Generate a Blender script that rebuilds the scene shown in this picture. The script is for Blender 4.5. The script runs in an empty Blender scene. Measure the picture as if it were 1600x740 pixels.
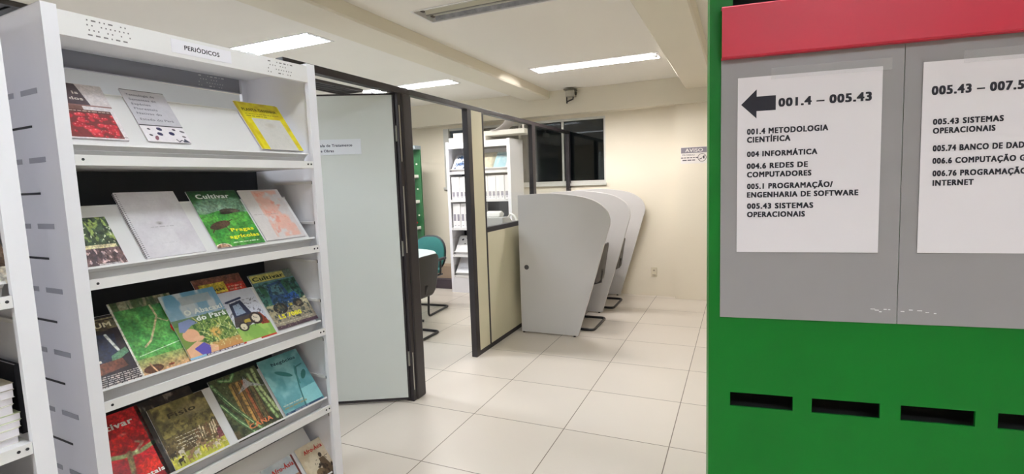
import bpy, bmesh, math, random
import numpy as np
from mathutils import Matrix, Vector, Euler

# ------------------------------------------------------------------ camera, light, exposure
scene = bpy.context.scene
COL = scene.collection
PI = math.pi

def srgb(c):
    return tuple(((v/255)/12.92 if v/255 <= 0.04045 else ((v/255+0.055)/1.055)**2.4) for v in c[:3])

CAM_POS = (2.139, -2.158, 1.455)
CAM_YAW, CAM_PITCH, CAM_ROLL = -0.420294, 0.104187, -0.0340708
cam_data = bpy.data.cameras.new('camera')
cam = bpy.data.objects.new('camera', cam_data)
COL.objects.link(cam)
cam_data.sensor_fit = 'HORIZONTAL'
cam_data.sensor_width = 36.0
cam_data.lens = 801.1/1600*36.0
cam_data.clip_start = 0.05
_f = Vector((math.sin(CAM_YAW)*math.cos(CAM_PITCH), math.cos(CAM_YAW)*math.cos(CAM_PITCH), -math.sin(CAM_PITCH)))
_r = Vector((math.cos(CAM_YAW), -math.sin(CAM_YAW), 0))
_u = _r.cross(_f)
_r2 = _r*math.cos(CAM_ROLL)+_u*math.sin(CAM_ROLL)
_u2 = -_r*math.sin(CAM_ROLL)+_u*math.cos(CAM_ROLL)
_m = Matrix((_r2, _u2, -_f)).transposed().to_4x4()
_m.translation = Vector(CAM_POS)
cam.matrix_world = _m
scene.camera = cam

world = bpy.data.worlds.new('world')
scene.world = world
world.use_nodes = True
world.node_tree.nodes['Background'].inputs[0].default_value = (0.1, 0.1, 0.105, 1)
world.node_tree.nodes['Background'].inputs[1].default_value = 1.0

WARM, COOL = (1.0, 0.965, 0.95), (0.88, 0.95, 1.04)
# ceiling lights: left end x, centre y, tube colour, tube strength (0 = switched off)
LIGHTS = [
    (0.18, 2.925, WARM, 195), (0.15, 0.93, WARM, 0), (-2.02, 0.93, COOL, 165), (-2.02, 2.91, WARM, 185),
    (1.05, -1.10, COOL, 190), (0.18, -3.10, COOL, 98), (2.45, -3.10, COOL, 98), (3.3, -1.10, COOL, 120), (-2.02, -1.10, COOL, 140)]  # the aisle light is shifted, out of view, to brighten the bookcase front
scene.view_settings.view_transform = 'Standard'
scene.view_settings.look = 'None'
scene.view_settings.exposure = 0.0
scene.view_settings.gamma = 1.0
scene.view_settings.use_curve_mapping = False
scene.cycles.max_bounces = 10
scene.cycles.diffuse_bounces = 6
scene.cycles.glossy_bounces = 4
scene.cycles.transparent_max_bounces = 12

# ------------------------------------------------------------------ materials
MATS = {}
def mat(name, rgb, rough=0.5, metal=0.0, var=0.0, scale=8.0, bump=0.0, bscale=60.0, coat=0.0, spec=0.5):
    if name in MATS: return MATS[name]
    m = bpy.data.materials.new(name); m.use_nodes = True
    nt = m.node_tree; b = nt.nodes['Principled BSDF']
    c = srgb(rgb)
    b.inputs['Base Color'].default_value = (*c, 1)
    b.inputs['Roughness'].default_value = rough
    b.inputs['Metallic'].default_value = metal
    b.inputs['Specular IOR Level'].default_value = spec
    b.inputs['Coat Weight'].default_value = coat
    tc = nt.nodes.new('ShaderNodeTexCoord')
    if var > 0:
        n = nt.nodes.new('ShaderNodeTexNoise'); n.inputs['Scale'].default_value = scale; n.inputs['Detail'].default_value = 4
        nt.links.new(tc.outputs['Object'], n.inputs['Vector'])
        mx = nt.nodes.new('ShaderNodeMix'); mx.data_type = 'RGBA'
        mx.inputs[6].default_value = (*[max(0, v*(1-var)) for v in c], 1)
        mx.inputs[7].default_value = (*[min(1, v*(1+var)) for v in c], 1)
        nt.links.new(n.outputs['Fac'], mx.inputs[0])
        nt.links.new(mx.outputs[2], b.inputs['Base Color'])
    if bump > 0:
        n = nt.nodes.new('ShaderNodeTexNoise'); n.inputs['Scale'].default_value = bscale; n.inputs['Detail'].default_value = 3
        nt.links.new(tc.outputs['Object'], n.inputs['Vector'])
        bp = nt.nodes.new('ShaderNodeBump'); bp.inputs['Strength'].default_value = bump; bp.inputs['Distance'].default_value = 0.002
        nt.links.new(n.outputs['Fac'], bp.inputs['Height']); nt.links.new(bp.outputs['Normal'], b.inputs['Normal'])
    MATS[name] = m
    return m

def emit_mat(name, rgb, strength):
    if name in MATS: return MATS[name]
    m = bpy.data.materials.new(name); m.use_nodes = True
    b = m.node_tree.nodes['Principled BSDF']
    b.inputs['Base Color'].default_value = (.9, .9, .9, 1)
    b.inputs['Emission Color'].default_value = (*rgb, 1)
    b.inputs['Emission Strength'].default_value = strength
    MATS[name] = m
    return m

def glass_mat(name, tint=(1, 1, 1), refl=1.0):
    m = bpy.data.materials.new(name); m.use_nodes = True
    nt = m.node_tree; nt.nodes.remove(nt.nodes['Principled BSDF'])
    out = nt.nodes['Material Output']
    t = nt.nodes.new('ShaderNodeBsdfTransparent'); t.inputs[0].default_value = (*tint, 1)
    g = nt.nodes.new('ShaderNodeBsdfGlossy'); g.inputs['Roughness'].default_value = 0.01
    lw = nt.nodes.new('ShaderNodeLayerWeight'); lw.inputs[0].default_value = 0.5
    pw = nt.nodes.new('ShaderNodeMath'); pw.operation = 'POWER'; pw.inputs[1].default_value = 5.0
    nt.links.new(lw.outputs['Facing'], pw.inputs[0])
    mu = nt.nodes.new('ShaderNodeMath'); mu.operation = 'MULTIPLY_ADD'; mu.inputs[1].default_value = 0.8; mu.inputs[2].default_value = 0.035*refl
    nt.links.new(pw.outputs[0], mu.inputs[0])
    mx = nt.nodes.new('ShaderNodeMixShader')
    nt.links.new(mu.outputs[0], mx.inputs[0]); nt.links.new(t.outputs[0], mx.inputs[1]); nt.links.new(g.outputs[0], mx.inputs[2])
    nt.links.new(mx.outputs[0], out.inputs['Surface'])
    MATS[name] = m
    return m

def floor_mat():
    m = bpy.data.materials.new('floor_tiles'); m.use_nodes = True
    nt = m.node_tree; b = nt.nodes['Principled BSDF']
    tc = nt.nodes.new('ShaderNodeTexCoord')
    sep = nt.nodes.new('ShaderNodeSeparateXYZ'); nt.links.new(tc.outputs['Object'], sep.inputs[0])
    def M(op, a, bb=None):
        n = nt.nodes.new('ShaderNodeMath'); n.operation = op
        for i, v in enumerate((a, bb)):
            if v is None: continue
            if hasattr(v, 'is_output'): nt.links.new(v, n.inputs[i])
            else: n.inputs[i].default_value = v
        return n.outputs[0]
    def dist(axis):   # distance to the nearest grid line, in tiles
        q = M('DIVIDE', sep.outputs[axis], 0.6)
        f = M('FRACT', M('ADD', q, 100.5))
        return M('ABSOLUTE', M('SUBTRACT', f, 0.5))
    line = M('LESS_THAN', M('MINIMUM', dist(0), dist(1)), 0.0026/0.6)
    n = nt.nodes.new('ShaderNodeTexNoise'); n.inputs['Scale'].default_value = 1.7; n.inputs['Detail'].default_value = 5
    nt.links.new(tc.outputs['Object'], n.inputs['Vector'])
    # slight tint per tile
    fl = nt.nodes.new('ShaderNodeVectorMath'); fl.operation = 'SCALE'; fl.inputs[3].default_value = 1/0.6
    nt.links.new(tc.outputs['Object'], fl.inputs[0])
    fl2 = nt.nodes.new('ShaderNodeVectorMath'); fl2.operation = 'FLOOR'; nt.links.new(fl.outputs[0], fl2.inputs[0])
    wn = nt.nodes.new('ShaderNodeTexWhiteNoise'); nt.links.new(fl2.outputs[0], wn.inputs[0])
    fac = M('ADD', M('MULTIPLY', n.outputs['Fac'], 0.6), M('MULTIPLY', wn.outputs[0], 0.4))
    mx = nt.nodes.new('ShaderNodeMix'); mx.data_type = 'RGBA'
    mx.inputs[6].default_value = (*srgb((209, 200, 188)), 1); mx.inputs[7].default_value = (*srgb((223, 214, 203)), 1)
    nt.links.new(fac, mx.inputs[0])
    mx2 = nt.nodes.new('ShaderNodeMix'); mx2.data_type = 'RGBA'
    nt.links.new(line, mx2.inputs[0]); nt.links.new(mx.outputs[2], mx2.inputs[6]); mx2.inputs[7].default_value = (*srgb((120, 108, 94)), 1)
    nt.links.new(mx2.outputs[2], b.inputs['Base Color'])
    b.inputs['Roughness'].default_value = 0.3
    b.inputs['Specular IOR Level'].default_value = 0.4
    MATS['floor_tiles'] = m
    return m

FLOOR = floor_mat()
WALL = mat('cream_wall_paint', (230, 221, 203), 0.75, var=0.03, scale=2.0, bump=0.15, bscale=120)
CEIL = mat('ceiling_paint', (240, 236, 228), 0.8, var=0.03, scale=1.5)
BEAM = mat('beam_paint', (230, 223, 206), 0.75, var=0.03, scale=2.0)
DARKFRAME = mat('dark_brown_profile', (36, 31, 34), 0.4, var=0.1, scale=6)
CREAM = mat('cream_laminate', (208, 202, 174), 0.5, var=0.03, scale=5)
LEAF = mat('door_laminate', (213, 218, 214), 0.5, var=0.02, scale=4)
STEELW = mat('white_painted_steel', (230, 228, 227), 0.45, var=0.02, scale=9)
STEELG = mat('grey_painted_steel', (236, 235, 240), 0.5, var=0.03, scale=7)
BAYSHADE = mat('bay_shade_dark', (60, 63, 70), 0.6, var=0.15, scale=4)
DARK = mat('dark_slot', (38, 38, 42), 0.7)
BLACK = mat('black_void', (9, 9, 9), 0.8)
INK = mat('ink_black', (30, 28, 40), 0.7)
PAPER = mat('white_paper', (228, 223, 228), 0.6, var=0.02, scale=10)
WHITE = mat('white_plastic', (235, 235, 232), 0.45)
GREEN = mat('green_painted_steel', (6, 108, 32), 0.42, var=0.16, scale=4, spec=0.25)
REDP = mat('red_painted_steel', (188, 22, 52), 0.4, var=0.08, scale=6)
GREYPL = mat('grey_plastic_sheet', (150, 147, 149), 0.28, var=0.04, scale=14)
CARREL = mat('grey_laminate', (201, 198, 197), 0.5, var=0.05, scale=220)
CHAIRD = mat('dark_plum_plastic', (44, 40, 44), 0.45, var=0.1, scale=10)
TEAL = mat('teal_upholstery', (46, 110, 106), 0.85, var=0.08, scale=40, bump=0.4, bscale=300)
TUBEBLK = mat('black_steel_tube', (34, 31, 32), 0.35)
GLASS = glass_mat('partition_glass', (0.97, 0.98, 0.97), 1.0)
WINGLASS = glass_mat('window_glass', (0.55, 0.6, 0.62), 1.6)
OFFTUBE = mat('unlit_tube_glass', (190, 188, 176), 0.3)
REFLECT = mat('mirror_reflector', (200, 200, 200), 0.18, metal=0.9)
PRINT = None

# ------------------------------------------------------------------ mesh builder
class MB:
    def __init__(self): self.v = []; self.f = []; self.mi = []; self.cur = 0
    def slot(self, i): self.cur = i; return self
    def add(self, vs, fs):
        o = len(self.v); self.v += [tuple(p) for p in vs]
        for f in fs: self.f.append([i+o for i in f]); self.mi.append(self.cur)
        return self
    def box(self, x0, x1, y0, y1, z0, z1):
        x0, x1 = min(x0, x1), max(x0, x1); y0, y1 = min(y0, y1), max(y0, y1); z0, z1 = min(z0, z1), max(z0, z1)
        vs = [(x0,y0,z0),(x1,y0,z0),(x1,y1,z0),(x0,y1,z0),(x0,y0,z1),(x1,y0,z1),(x1,y1,z1),(x0,y1,z1)]
        return self.add(vs, [(0,3,2,1),(4,5,6,7),(0,1,5,4),(1,2,6,5),(2,3,7,6),(3,0,4,7)])
    def prism(self, pts, fn, t0, t1):
        """polygon pts (ccw as seen from the t1 side) extruded t0..t1; fn maps (a,b,t) to xyz"""
        n = len(pts)
        vs = [fn(a, b, t0) for a, b in pts]+[fn(a, b, t1) for a, b in pts]
        fs = [list(range(n))[::-1], list(range(n, 2*n))]+[(i, (i+1) % n, n+(i+1) % n, n+i) for i in range(n)]
        return self.add(vs, fs)
    def sheet(self, path, x0, x1, th):
        """a folded sheet: profile path in (y,z) with thickness th, extruded along x"""
        n = len(path); a = []; b = []
        for i, (y, z) in enumerate(path):
            d = Vector((0, 0))
            if i > 0: d += (Vector(path[i])-Vector(path[i-1])).normalized()
            if i < n-1: d += (Vector(path[i+1])-Vector(path[i])).normalized()
            d.normalize(); nn = Vector((-d.y, d.x))*th/2
            a.append((y+nn.x, z+nn.y)); b.append((y-nn.x, z-nn.y))
        poly = a+b[::-1]; m = len(poly)
        vs = [(x0, y, z) for y, z in poly]+[(x1, y, z) for y, z in poly]
        fs = []
        for i in range(n-1):
            fs.append((i, i+1, m-2-i, m-1-i)); fs.append((m+m-1-i, m+m-2-i, m+i+1, m+i))
        fs += [(i, m+i, m+(i+1) % m, (i+1) % m) for i in range(m)]
        return self.add(vs, fs)
    def tube(self, pts, r, seg=10, closed=False):
        pts = [Vector(p) for p in pts]; n = len(pts); rings = []
        prev = None
        for i in range(n):
            a = pts[(i-1) % n] if (closed or i > 0) else pts[i]
            b = pts[(i+1) % n] if (closed or i < n-1) else pts[i]
            d = (b-a).normalized()
            if prev is None:
                up = Vector((0, 0, 1)) if abs(d.z) < 0.9 else Vector((1, 0, 0))
                u = d.cross(up).normalized()
            else:
                u = (prev-d*prev.dot(d)).normalized()
            prev = u; w = d.cross(u)
            rr = r[i] if isinstance(r, (list, tuple)) else r
            rings.append([pts[i]+(u*math.cos(2*PI*k/seg)+w*math.sin(2*PI*k/seg))*rr for k in range(seg)])
        vs = [p for rg in rings for p in rg]; fs = []
        m = n if closed else n-1
        for i in range(m):
            j = (i+1) % n
            for k in range(seg):
                fs.append((i*seg+k, i*seg+(k+1) % seg, j*seg+(k+1) % seg, j*seg+k))
        if not closed:
            fs.append(list(range(seg))[::-1]); fs.append([(n-1)*seg+k for k in range(seg)])
        return self.add(vs, fs)
    def cyl(self, c, axis, r, h, seg=24):
        c = Vector(c); d = Vector(axis).normalized()
        return self.tube([c, c+d*h], r, seg)
    def lathe(self, prof, seg=32, c=(0, 0, 0)):
        vs = []; fs = []; n = len(prof)
        for r, z in prof:
            for k in range(seg): vs.append((c[0]+r*math.cos(2*PI*k/seg), c[1]+r*math.sin(2*PI*k/seg), c[2]+z))
        for i in range(n-1):
            for k in range(seg): fs.append((i*seg+k, i*seg+(k+1) % seg, (i+1)*seg+(k+1) % seg, (i+1)*seg+k))
        fs.append(list(range(seg))[::-1]); fs.append([(n-1)*seg+k for k in range(seg)])
        return self.add(vs, fs)
    def grid(self, nx, ny, fn):
        vs = [fn(i/(nx-1), j/(ny-1)) for j in range(ny) for i in range(nx)]
        fs = [(j*nx+i, j*nx+i+1, (j+1)*nx+i+1, (j+1)*nx+i) for j in range(ny-1) for i in range(nx-1)]
        return self.add(vs, fs)
    def build(self, name, mats, parent=None, smooth=False, bevel=0.0, loc=None):
        me = bpy.data.meshes.new(name)
        me.from_pydata(self.v, [], self.f)
        if not isinstance(mats, (list, tuple)): mats = [mats]
        for m in mats: me.materials.append(m)
        if len(mats) > 1:
            me.polygons.foreach_set('material_index', self.mi)
        bm = bmesh.new(); bm.from_mesh(me); bmesh.ops.recalc_face_normals(bm, faces=bm.faces); bm.to_mesh(me); bm.free()
        if smooth:
            me.polygons.foreach_set('use_smooth', [True]*len(me.polygons))
        me.update()
        o = bpy.data.objects.new(name, me); COL.objects.link(o)
        if parent: o.parent = parent
        if loc: o.location = loc
        if bevel:
            md = o.modifiers.new('bevel', 'BEVEL'); md.width = bevel; md.segments = 2; md.limit_method = 'ANGLE'
        if smooth and bevel == 0:
            md = o.modifiers.new('edges', 'EDGE_SPLIT'); md.split_angle = math.radians(45)
        return o

def thing(name, label, cat, loc=(0, 0, 0), rot=(0, 0, 0), group=None):
    o = bpy.data.objects.new(name, None); COL.objects.link(o)
    o.empty_display_size = 0.1
    o.location = loc; o.rotation_euler = rot
    o['label'] = label; o['category'] = cat
    if group: o['group'] = group
    return o
def tag(o, label, cat, group=None):
    o['label'] = label; o['category'] = cat
    if group: o['group'] = group
    return o
def struct(o, label=None, cat=None):
    o['kind'] = 'structure'
    if label: o['label'] = label
    if cat: o['category'] = cat
    return o

def text_mesh(name, s, x0, x1, y0, h, m, parent, fn=None, bold=0.0, th=0.0004, x_fit=True):
    """one line of lettering fitted to x0..x1 with cap height h on baseline y0; fn maps (x,y,z) into the parent's frame.
    The built-in font is light, so the strokes are fattened by a few shifted copies inside the one mesh."""
    cu = bpy.data.curves.new(name, 'FONT'); cu.body = s; cu.size = 1.0; cu.resolution_u = 3
    cu.space_character = 1.0+bold*3.2
    tmp = bpy.data.objects.new('tmp', cu); COL.objects.link(tmp)
    dg = bpy.context.evaluated_depsgraph_get(); dg.update()
    me0 = bpy.data.meshes.new_from_object(tmp.evaluated_get(dg))
    bpy.data.objects.remove(tmp); bpy.data.curves.remove(cu)
    co = np.empty(len(me0.vertices)*3, 'f'); me0.vertices.foreach_get('co', co); co = co.reshape(-1, 3)
    polys = [list(p.vertices) for p in me0.polygons]
    bpy.data.meshes.remove(me0)
    xmin, xmax = co[:, 0].min(), co[:, 0].max()
    CAPH = 0.729
    sy = (h*(1-bold*1.4))/CAPH
    sx = (x1-x0)/(xmax-xmin+2*bold) if x_fit else sy
    sh = [(0, 0)] if bold == 0 else [(dx, dy) for dx in (-1, -.33, .33, 1) for dy in (-1, 1)]
    V = []; F = []
    for k, (dx, dy) in enumerate(sh):
        X = x0+(co[:, 0]-xmin+bold+dx*bold)*sx; Y = y0+(co[:, 1]+dy*bold*.55+bold*.55)*sy
        o_ = len(V)
        V += [(float(a), float(b), th+k*2e-6) for a, b in zip(X, Y)]
        F += [[i+o_ for i in p] for p in polys]
    if fn: V = [fn(*p) for p in V]
    me = bpy.data.meshes.new(name); me.from_pydata(V, [], F)
    me.materials.append(m); me.update()
    o = bpy.data.objects.new(name, me); COL.objects.link(o)
    if parent: o.parent = parent
    return o
# ------------------------------------------------------------------ printed covers: a small painter on a vertex grid
def print_mat():
    m = bpy.data.materials.new('printed_cover'); m.use_nodes = True
    nt = m.node_tree; b = nt.nodes['Principled BSDF']
    a = nt.nodes.new('ShaderNodeAttribute'); a.attribute_name = 'print'
    nt.links.new(a.outputs['Color'], b.inputs['Base Color'])
    b.inputs['Roughness'].default_value = 0.35; b.inputs['Coat Weight'].default_value = 0.15
    return m
PRINT = print_mat()

class Art:
    def __init__(self, w, h, nx=150, base=(255, 255, 255)):
        self.w, self.h = w, h; self.nx = nx; self.ny = max(8, int(nx*h/w))
        self.asp = h/w
        x = np.linspace(0, 1, self.nx); y = np.linspace(0, 1, self.ny)
        self.X, self.Y = np.meshgrid(x, y)
        self.YA = self.Y*self.asp
        self.c = np.empty((self.ny, self.nx, 3)); self.c[:] = base
        self.rng = np.random.default_rng(int(w*10000)+int(h*777)+nx)
    def put(self, mask, col, a=1.0):
        k = (np.clip(mask, 0, 1)*a)[..., None]
        self.c = self.c*(1-k)+np.array(col, float)*k; return self
    def rect(self, x0, y0, x1, y1, col, a=1.0):
        return self.put(((self.X >= x0) & (self.X <= x1) & (self.Y >= y0) & (self.Y <= y1)).astype(float), col, a)
    def ell(self, cx, cy, rx, ry, col, rot=0, a=1.0, soft=0.0):
        dx = self.X-cx; dy = (self.Y-cy)*self.asp
        u = dx*math.cos(rot)+dy*math.sin(rot); v = -dx*math.sin(rot)+dy*math.cos(rot)
        d = np.sqrt((u/rx)**2+(v/ry)**2)
        return self.put((d < 1).astype(float) if soft == 0 else np.clip((1-d)/soft, 0, 1), col, a)
    def poly(self, pts, col, a=1.0):
        ins = np.zeros_like(self.X, bool); n = len(pts)
        for i in range(n):
            x1, y1 = pts[i]; x2, y2 = pts[(i+1) % n]
            if y1 == y2: continue
            c = ((y1 > self.Y) != (y2 > self.Y)) & (self.X < (x2-x1)*(self.Y-y1)/(y2-y1)+x1)
            ins ^= c
        return self.put(ins.astype(float), col, a)
    def line(self, pts, w, col, a=1.0):
        m = np.zeros_like(self.X)
        for (x1, y1), (x2, y2) in zip(pts[:-1], pts[1:]):
            ax, ay, bx, by = x1, y1*self.asp, x2, y2*self.asp
            L2 = (bx-ax)**2+(by-ay)**2+1e-12
            t = np.clip(((self.X-ax)*(bx-ax)+(self.YA-ay)*(by-ay))/L2, 0, 1)
            d = np.hypot(self.X-ax-t*(bx-ax), self.YA-ay-t*(by-ay))
            m = np.maximum(m, np.clip((w-d)/(w*0.4)+0.3, 0, 1))
        return self.put(m, col, a)
    def grad(self, y0, y1, c0, c1, a=1.0):
        t = np.clip((self.Y-y0)/(y1-y0), 0, 1)[..., None]
        col = np.array(c0)*(1-t)+np.array(c1)*t
        k = (((self.Y >= min(y0, y1)) & (self.Y <= max(y0, y1))).astype(float)*a)[..., None]
        self.c = self.c*(1-k)+col*k; return self
    def noise(self, sx, sy, seed):
        r = np.random.default_rng(seed); out = np.zeros_like(self.X); amp = 1; tot = 0
        for o in range(3):
            gx, gy = int(sx*2**o)+2, int(sy*2**o)+2
            g = r.random((gy, gx)); fx = self.X*(gx-1.001); fy = self.Y*(gy-1.001)
            ix, iy = fx.astype(int), fy.astype(int); tx, ty = fx-ix, fy-iy
            tx = tx*tx*(3-2*tx); ty = ty*ty*(3-2*ty)
            v = (g[iy, ix]*(1-tx)+g[iy, ix+1]*tx)*(1-ty)+(g[iy+1, ix]*(1-tx)+g[iy+1, ix+1]*tx)*ty
            out += v*amp; tot += amp; amp *= 0.55
        return out/tot
    def mottle(self, sx, sy, seed, col, lo=0.45, hi=0.6, x0=0, y0=0, x1=1, y1=1, a=1.0):
        n = self.noise(sx, sy, seed); k = np.clip((n-lo)/(hi-lo), 0, 1)
        k = k*((self.X >= x0) & (self.X <= x1) & (self.Y >= y0) & (self.Y <= y1))
        return self.put(k, col, a)
    def greek(self, x0, x1, y, h, col, seed=0, a=0.9):
        """a line of print too small to read"""
        r = np.random.default_rng(seed); x = x0
        while x < x1-0.01:
            w = r.uniform(0.03, 0.11); self.rect(x, y, min(x+w, x1), y+h, col, a); x += w+0.018
        return self
    def photo(self, amt, seed=1):
        """the fine unevenness of a printed photograph"""
        n = self.noise(34, 46, seed)-.5; m = self.noise(11, 15, seed+50)-.5
        self.c = self.c*(1+amt*(n*1.5+m*1.3))[..., None]+(self.noise(16, 20, seed+90)-.5)[..., None]*np.array([40, 10, -30])*amt
        return self
    def apply(self, me):
        c = np.clip(self.c/255, 0, 1)
        lin = np.where(c <= 0.04045, c/12.92, ((c+0.055)/1.055)**2.4)
        at = me.color_attributes.new('print', 'FLOAT_COLOR', 'POINT')
        buf = np.ones((self.nx*self.ny, 4), 'f'); buf[:, :3] = lin.reshape(-1, 3)
        at.data.foreach_set('color', buf.ravel())

def cover(art, parent, z, curl=0.0, name='cover', x0=0.0, y0=0.0, fn=None):
    mb = MB()
    def g(u, v):
        p = (x0+u*art.w, y0+v*art.h, z+curl*(u-0.5)**2*4)
        return fn(*p) if fn else p
    mb.grid(art.nx, art.ny, g)
    o = mb.build(name, PRINT, parent, smooth=False)
    art.apply(o.data)
    o.data.polygons.foreach_set('use_smooth', [True]*len(o.data.polygons))
    return o

# ------------------------------------------------------------------ the room
H = 2.60
RX0, RX1, RY0, RY1 = -3.3, 5.2, -5.2, 4.31
struct(MB().box(RX0-.1, RX1+.1, RY0-.1, RY1+.3, -.1, 0).build('floor', FLOOR))
LW, LD = 1.25, 0.25     # troffer length and width
def ceiling_mesh():
    mb = MB()
    holes = [(x, y-LD/2, x+LW, y+LD/2) for x, y, _, _ in LIGHTS]
    xs = sorted({RX0-.1, RX1+.1, *[h[0] for h in holes], *[h[2] for h in holes]})
    ys = sorted({RY0-.1, RY1+.1, *[h[1] for h in holes], *[h[3] for h in holes]})
    for i in range(len(xs)-1):
        j = 0
        while j < len(ys)-1:
            def hole(jj):
                cx, cy = (xs[i]+xs[i+1])/2, (ys[jj]+ys[jj+1])/2
                return any(a < cx < c and b < cy < d for a, b, c, d in holes)
            if hole(j): j += 1; continue
            k = j
            while k+1 < len(ys)-1 and not hole(k+1): k += 1
            mb.box(xs[i], xs[i+1], ys[j], ys[k+1], H, H+.02); j = k+1
    mb.box(RX0-.1, RX1+.1, RY0-.1, RY1+.1, H+.14, H+.18)     # slab above the troffers
    return mb
struct(ceiling_mesh().build('ceiling', CEIL))
# back wall with the window opening
WX0, WX1, WZ0, WZ1 = -1.78, 0.58, 1.43, 2.26
wb = MB()
wb.box(RX0-.1, WX0, RY1, RY1+.15, 0, H+.15).box(WX1, RX1+.1, RY1, RY1+.15, 0, H+.15)
wb.box(WX0, WX1, RY1, RY1+.15, 0, WZ0).box(WX0, WX1, RY1, RY1+.15, WZ1, H+.15)
struct(wb.build('wall_back', WALL))
struct(MB().box(RX0-.1, RX0, RY0, RY1, 0, H+.15).build('wall_left', mat('pale_blue_grey_paint', (206, 210, 220), .75, var=.03, scale=2)))
struct(MB().box(RX1, RX1+.1, RY0, RY1, 0, H+.15).build('wall_right', WALL))
struct(MB().box(RX0, RX1, RY0-.1, RY0, 0, H+.15).build('wall_front', WALL))
struct(MB().box(1.436, 1.86, 4.2, RY1, 0, 2.30).build('wall_pilaster', WALL))
def beam_profile(x0, x1, z0):
    return [(x0, H+.01), (x0, z0+.012), (x0+.012, z0), (x1-.012, z0), (x1, z0+.012), (x1, H+.01)]
struct(MB().prism(beam_profile(-.42, -.09, 2.505), lambda a, b, t: (a, t, b), RY0, 4.16).build('ceiling_beam', BEAM))
struct(MB().prism(beam_profile(1.55, 1.86, 2.46), lambda a, b, t: (a, t, b), RY0, 4.16).build('ceiling_beam', BEAM))
struct(MB().box(RX0, RX1, 4.15, RY1, 2.30, H+.01).build('ceiling_beam', BEAM))
# dark space behind the window
struct(MB().box(-2.4, 1.2, 6.1, 6.2, .2, 3.2).build('wall_outside', mat('night_wall', (66, 70, 72), .9)))
# window: aluminium frame, mullions, four panes, sill
ALU = mat('aluminium_profile', (205, 204, 198), .4, metal=.2)
win = struct(bpy.data.objects.new('window_1', None)); COL.objects.link(win); win.location = (WX0, RY1, WZ0)
ww, wh = WX1-WX0, WZ1-WZ0
fr = MB()
fr.box(0, ww, .02, .08, 0, .03).box(0, ww, .02, .08, wh-.03, wh).box(0, .085, -.004, .08, -.06, wh).box(ww-.025, ww, .02, .08, .03, wh-.03)
fr.build('window_frame', ALU, win)
for i in range(1, 4):
    x = ww*i/4+(.02 if i == 3 else 0)
    MB().box(x-.014, x+.014, .025, .075, .03, wh-.03).build('mullion', ALU, win)
for i in range(4):
    MB().box(ww*i/4+.016, ww*(i+1)/4-.016, .047, .053, .03, wh-.03).build('pane', WINGLASS, win)
MB().box(-.02, ww+.012, -.03, .02, -.035, .0).build('window_sill', ALU, win, bevel=.003)

# ------------------------------------------------------------------ ceiling lights
def troffer(x0, yc, col, power, label, group=None):
    lit = power > 0
    tube = emit_mat('lit_tube_%d_%s' % (power, 'warm' if col == WARM else 'cool'), col, power) if lit else OFFTUBE
    t = thing('ceiling_light', label, 'light', (x0+LW/2, yc, H), group=group)
    hw, hd = LW/2, LD/2
    MB().box(-hw+.002, hw-.002, -hd+.002, -hd+.004, 0, .075).box(-hw+.002, hw-.002, hd-.004, hd-.002, 0, .075) \
        .box(-hw+.002, -hw+.004, -hd, hd, 0, .075).box(hw-.004, hw-.002, -hd, hd, 0, .075) \
        .box(-hw+.002, hw-.002, -hd+.002, hd-.002, .073, .076) \
        .box(-hw-.012, hw+.012, -hd-.012, -hd+.004, -.004, 0).box(-hw-.012, hw+.012, hd-.004, hd+.012, -.004, 0) \
        .box(-hw-.012, -hw+.004, -hd, hd, -.004, 0).box(hw-.004, hw+.012, -hd, hd, -.004, 0).build('housing', STEELW, t)
    for s in (-1, 1):
        # a folded mirror reflector trough round each tube
        cx = s*.062
        path = [(cx-.058, .004), (cx-.04, .045), (cx-.012, .066), (cx+.012, .066), (cx+.04, .045), (cx+.058, .004)]
        MB().sheet(path, -hw+.03, hw-.03, .0012).build('reflector', REFLECT if lit else mat('cream_tray_cover', (222, 218, 200), .4) if s < 0 else mat('dusty_reflector', (168, 168, 172), .3, metal=.2, var=.8, scale=17), t)
        MB().tube([(-hw+.05, cx, .028), (hw-.05, cx, .028)], .013, 12).build('tube', tube, t, smooth=True)
        for e in (-1, 1):
            MB().box(e*(hw-.05), e*(hw-.03), cx-.016, cx+.016, .008, .06).build('lamp_holder', WHITE if lit else mat('grimy_socket', (92, 84, 74), .6), t, bevel=.003)
    MB().box(-hw+.03, hw-.03, -.006, .006, .002, .06).build('divider', STEELW if lit else mat('scuffed_grey', (140, 138, 132), .5, var=.4, scale=14), t)
    return t
LBL = ['lit twin-tube ceiling light above the grey study carrels', 'unlit twin-tube ceiling light with empty-looking grey tray at top centre of photo',
       'lit ceiling light just above the right end of the magazine bookcase', 'lit ceiling light in the partitioned office, behind the door post',
       'unseen ceiling light set over the aisle to brighten the magazine bookcase front', 'lit ceiling light behind the viewer on the aisle side',
       'lit ceiling light behind the viewer on the green bookcase side', 'lit ceiling light over the green bookcase end',
       'lit ceiling light directly over the magazine bookcase']
for (x, y, c_, p_), lb in zip(LIGHTS, LBL): troffer(x, y, c_, p_, lb, 'ceiling lights')
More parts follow.
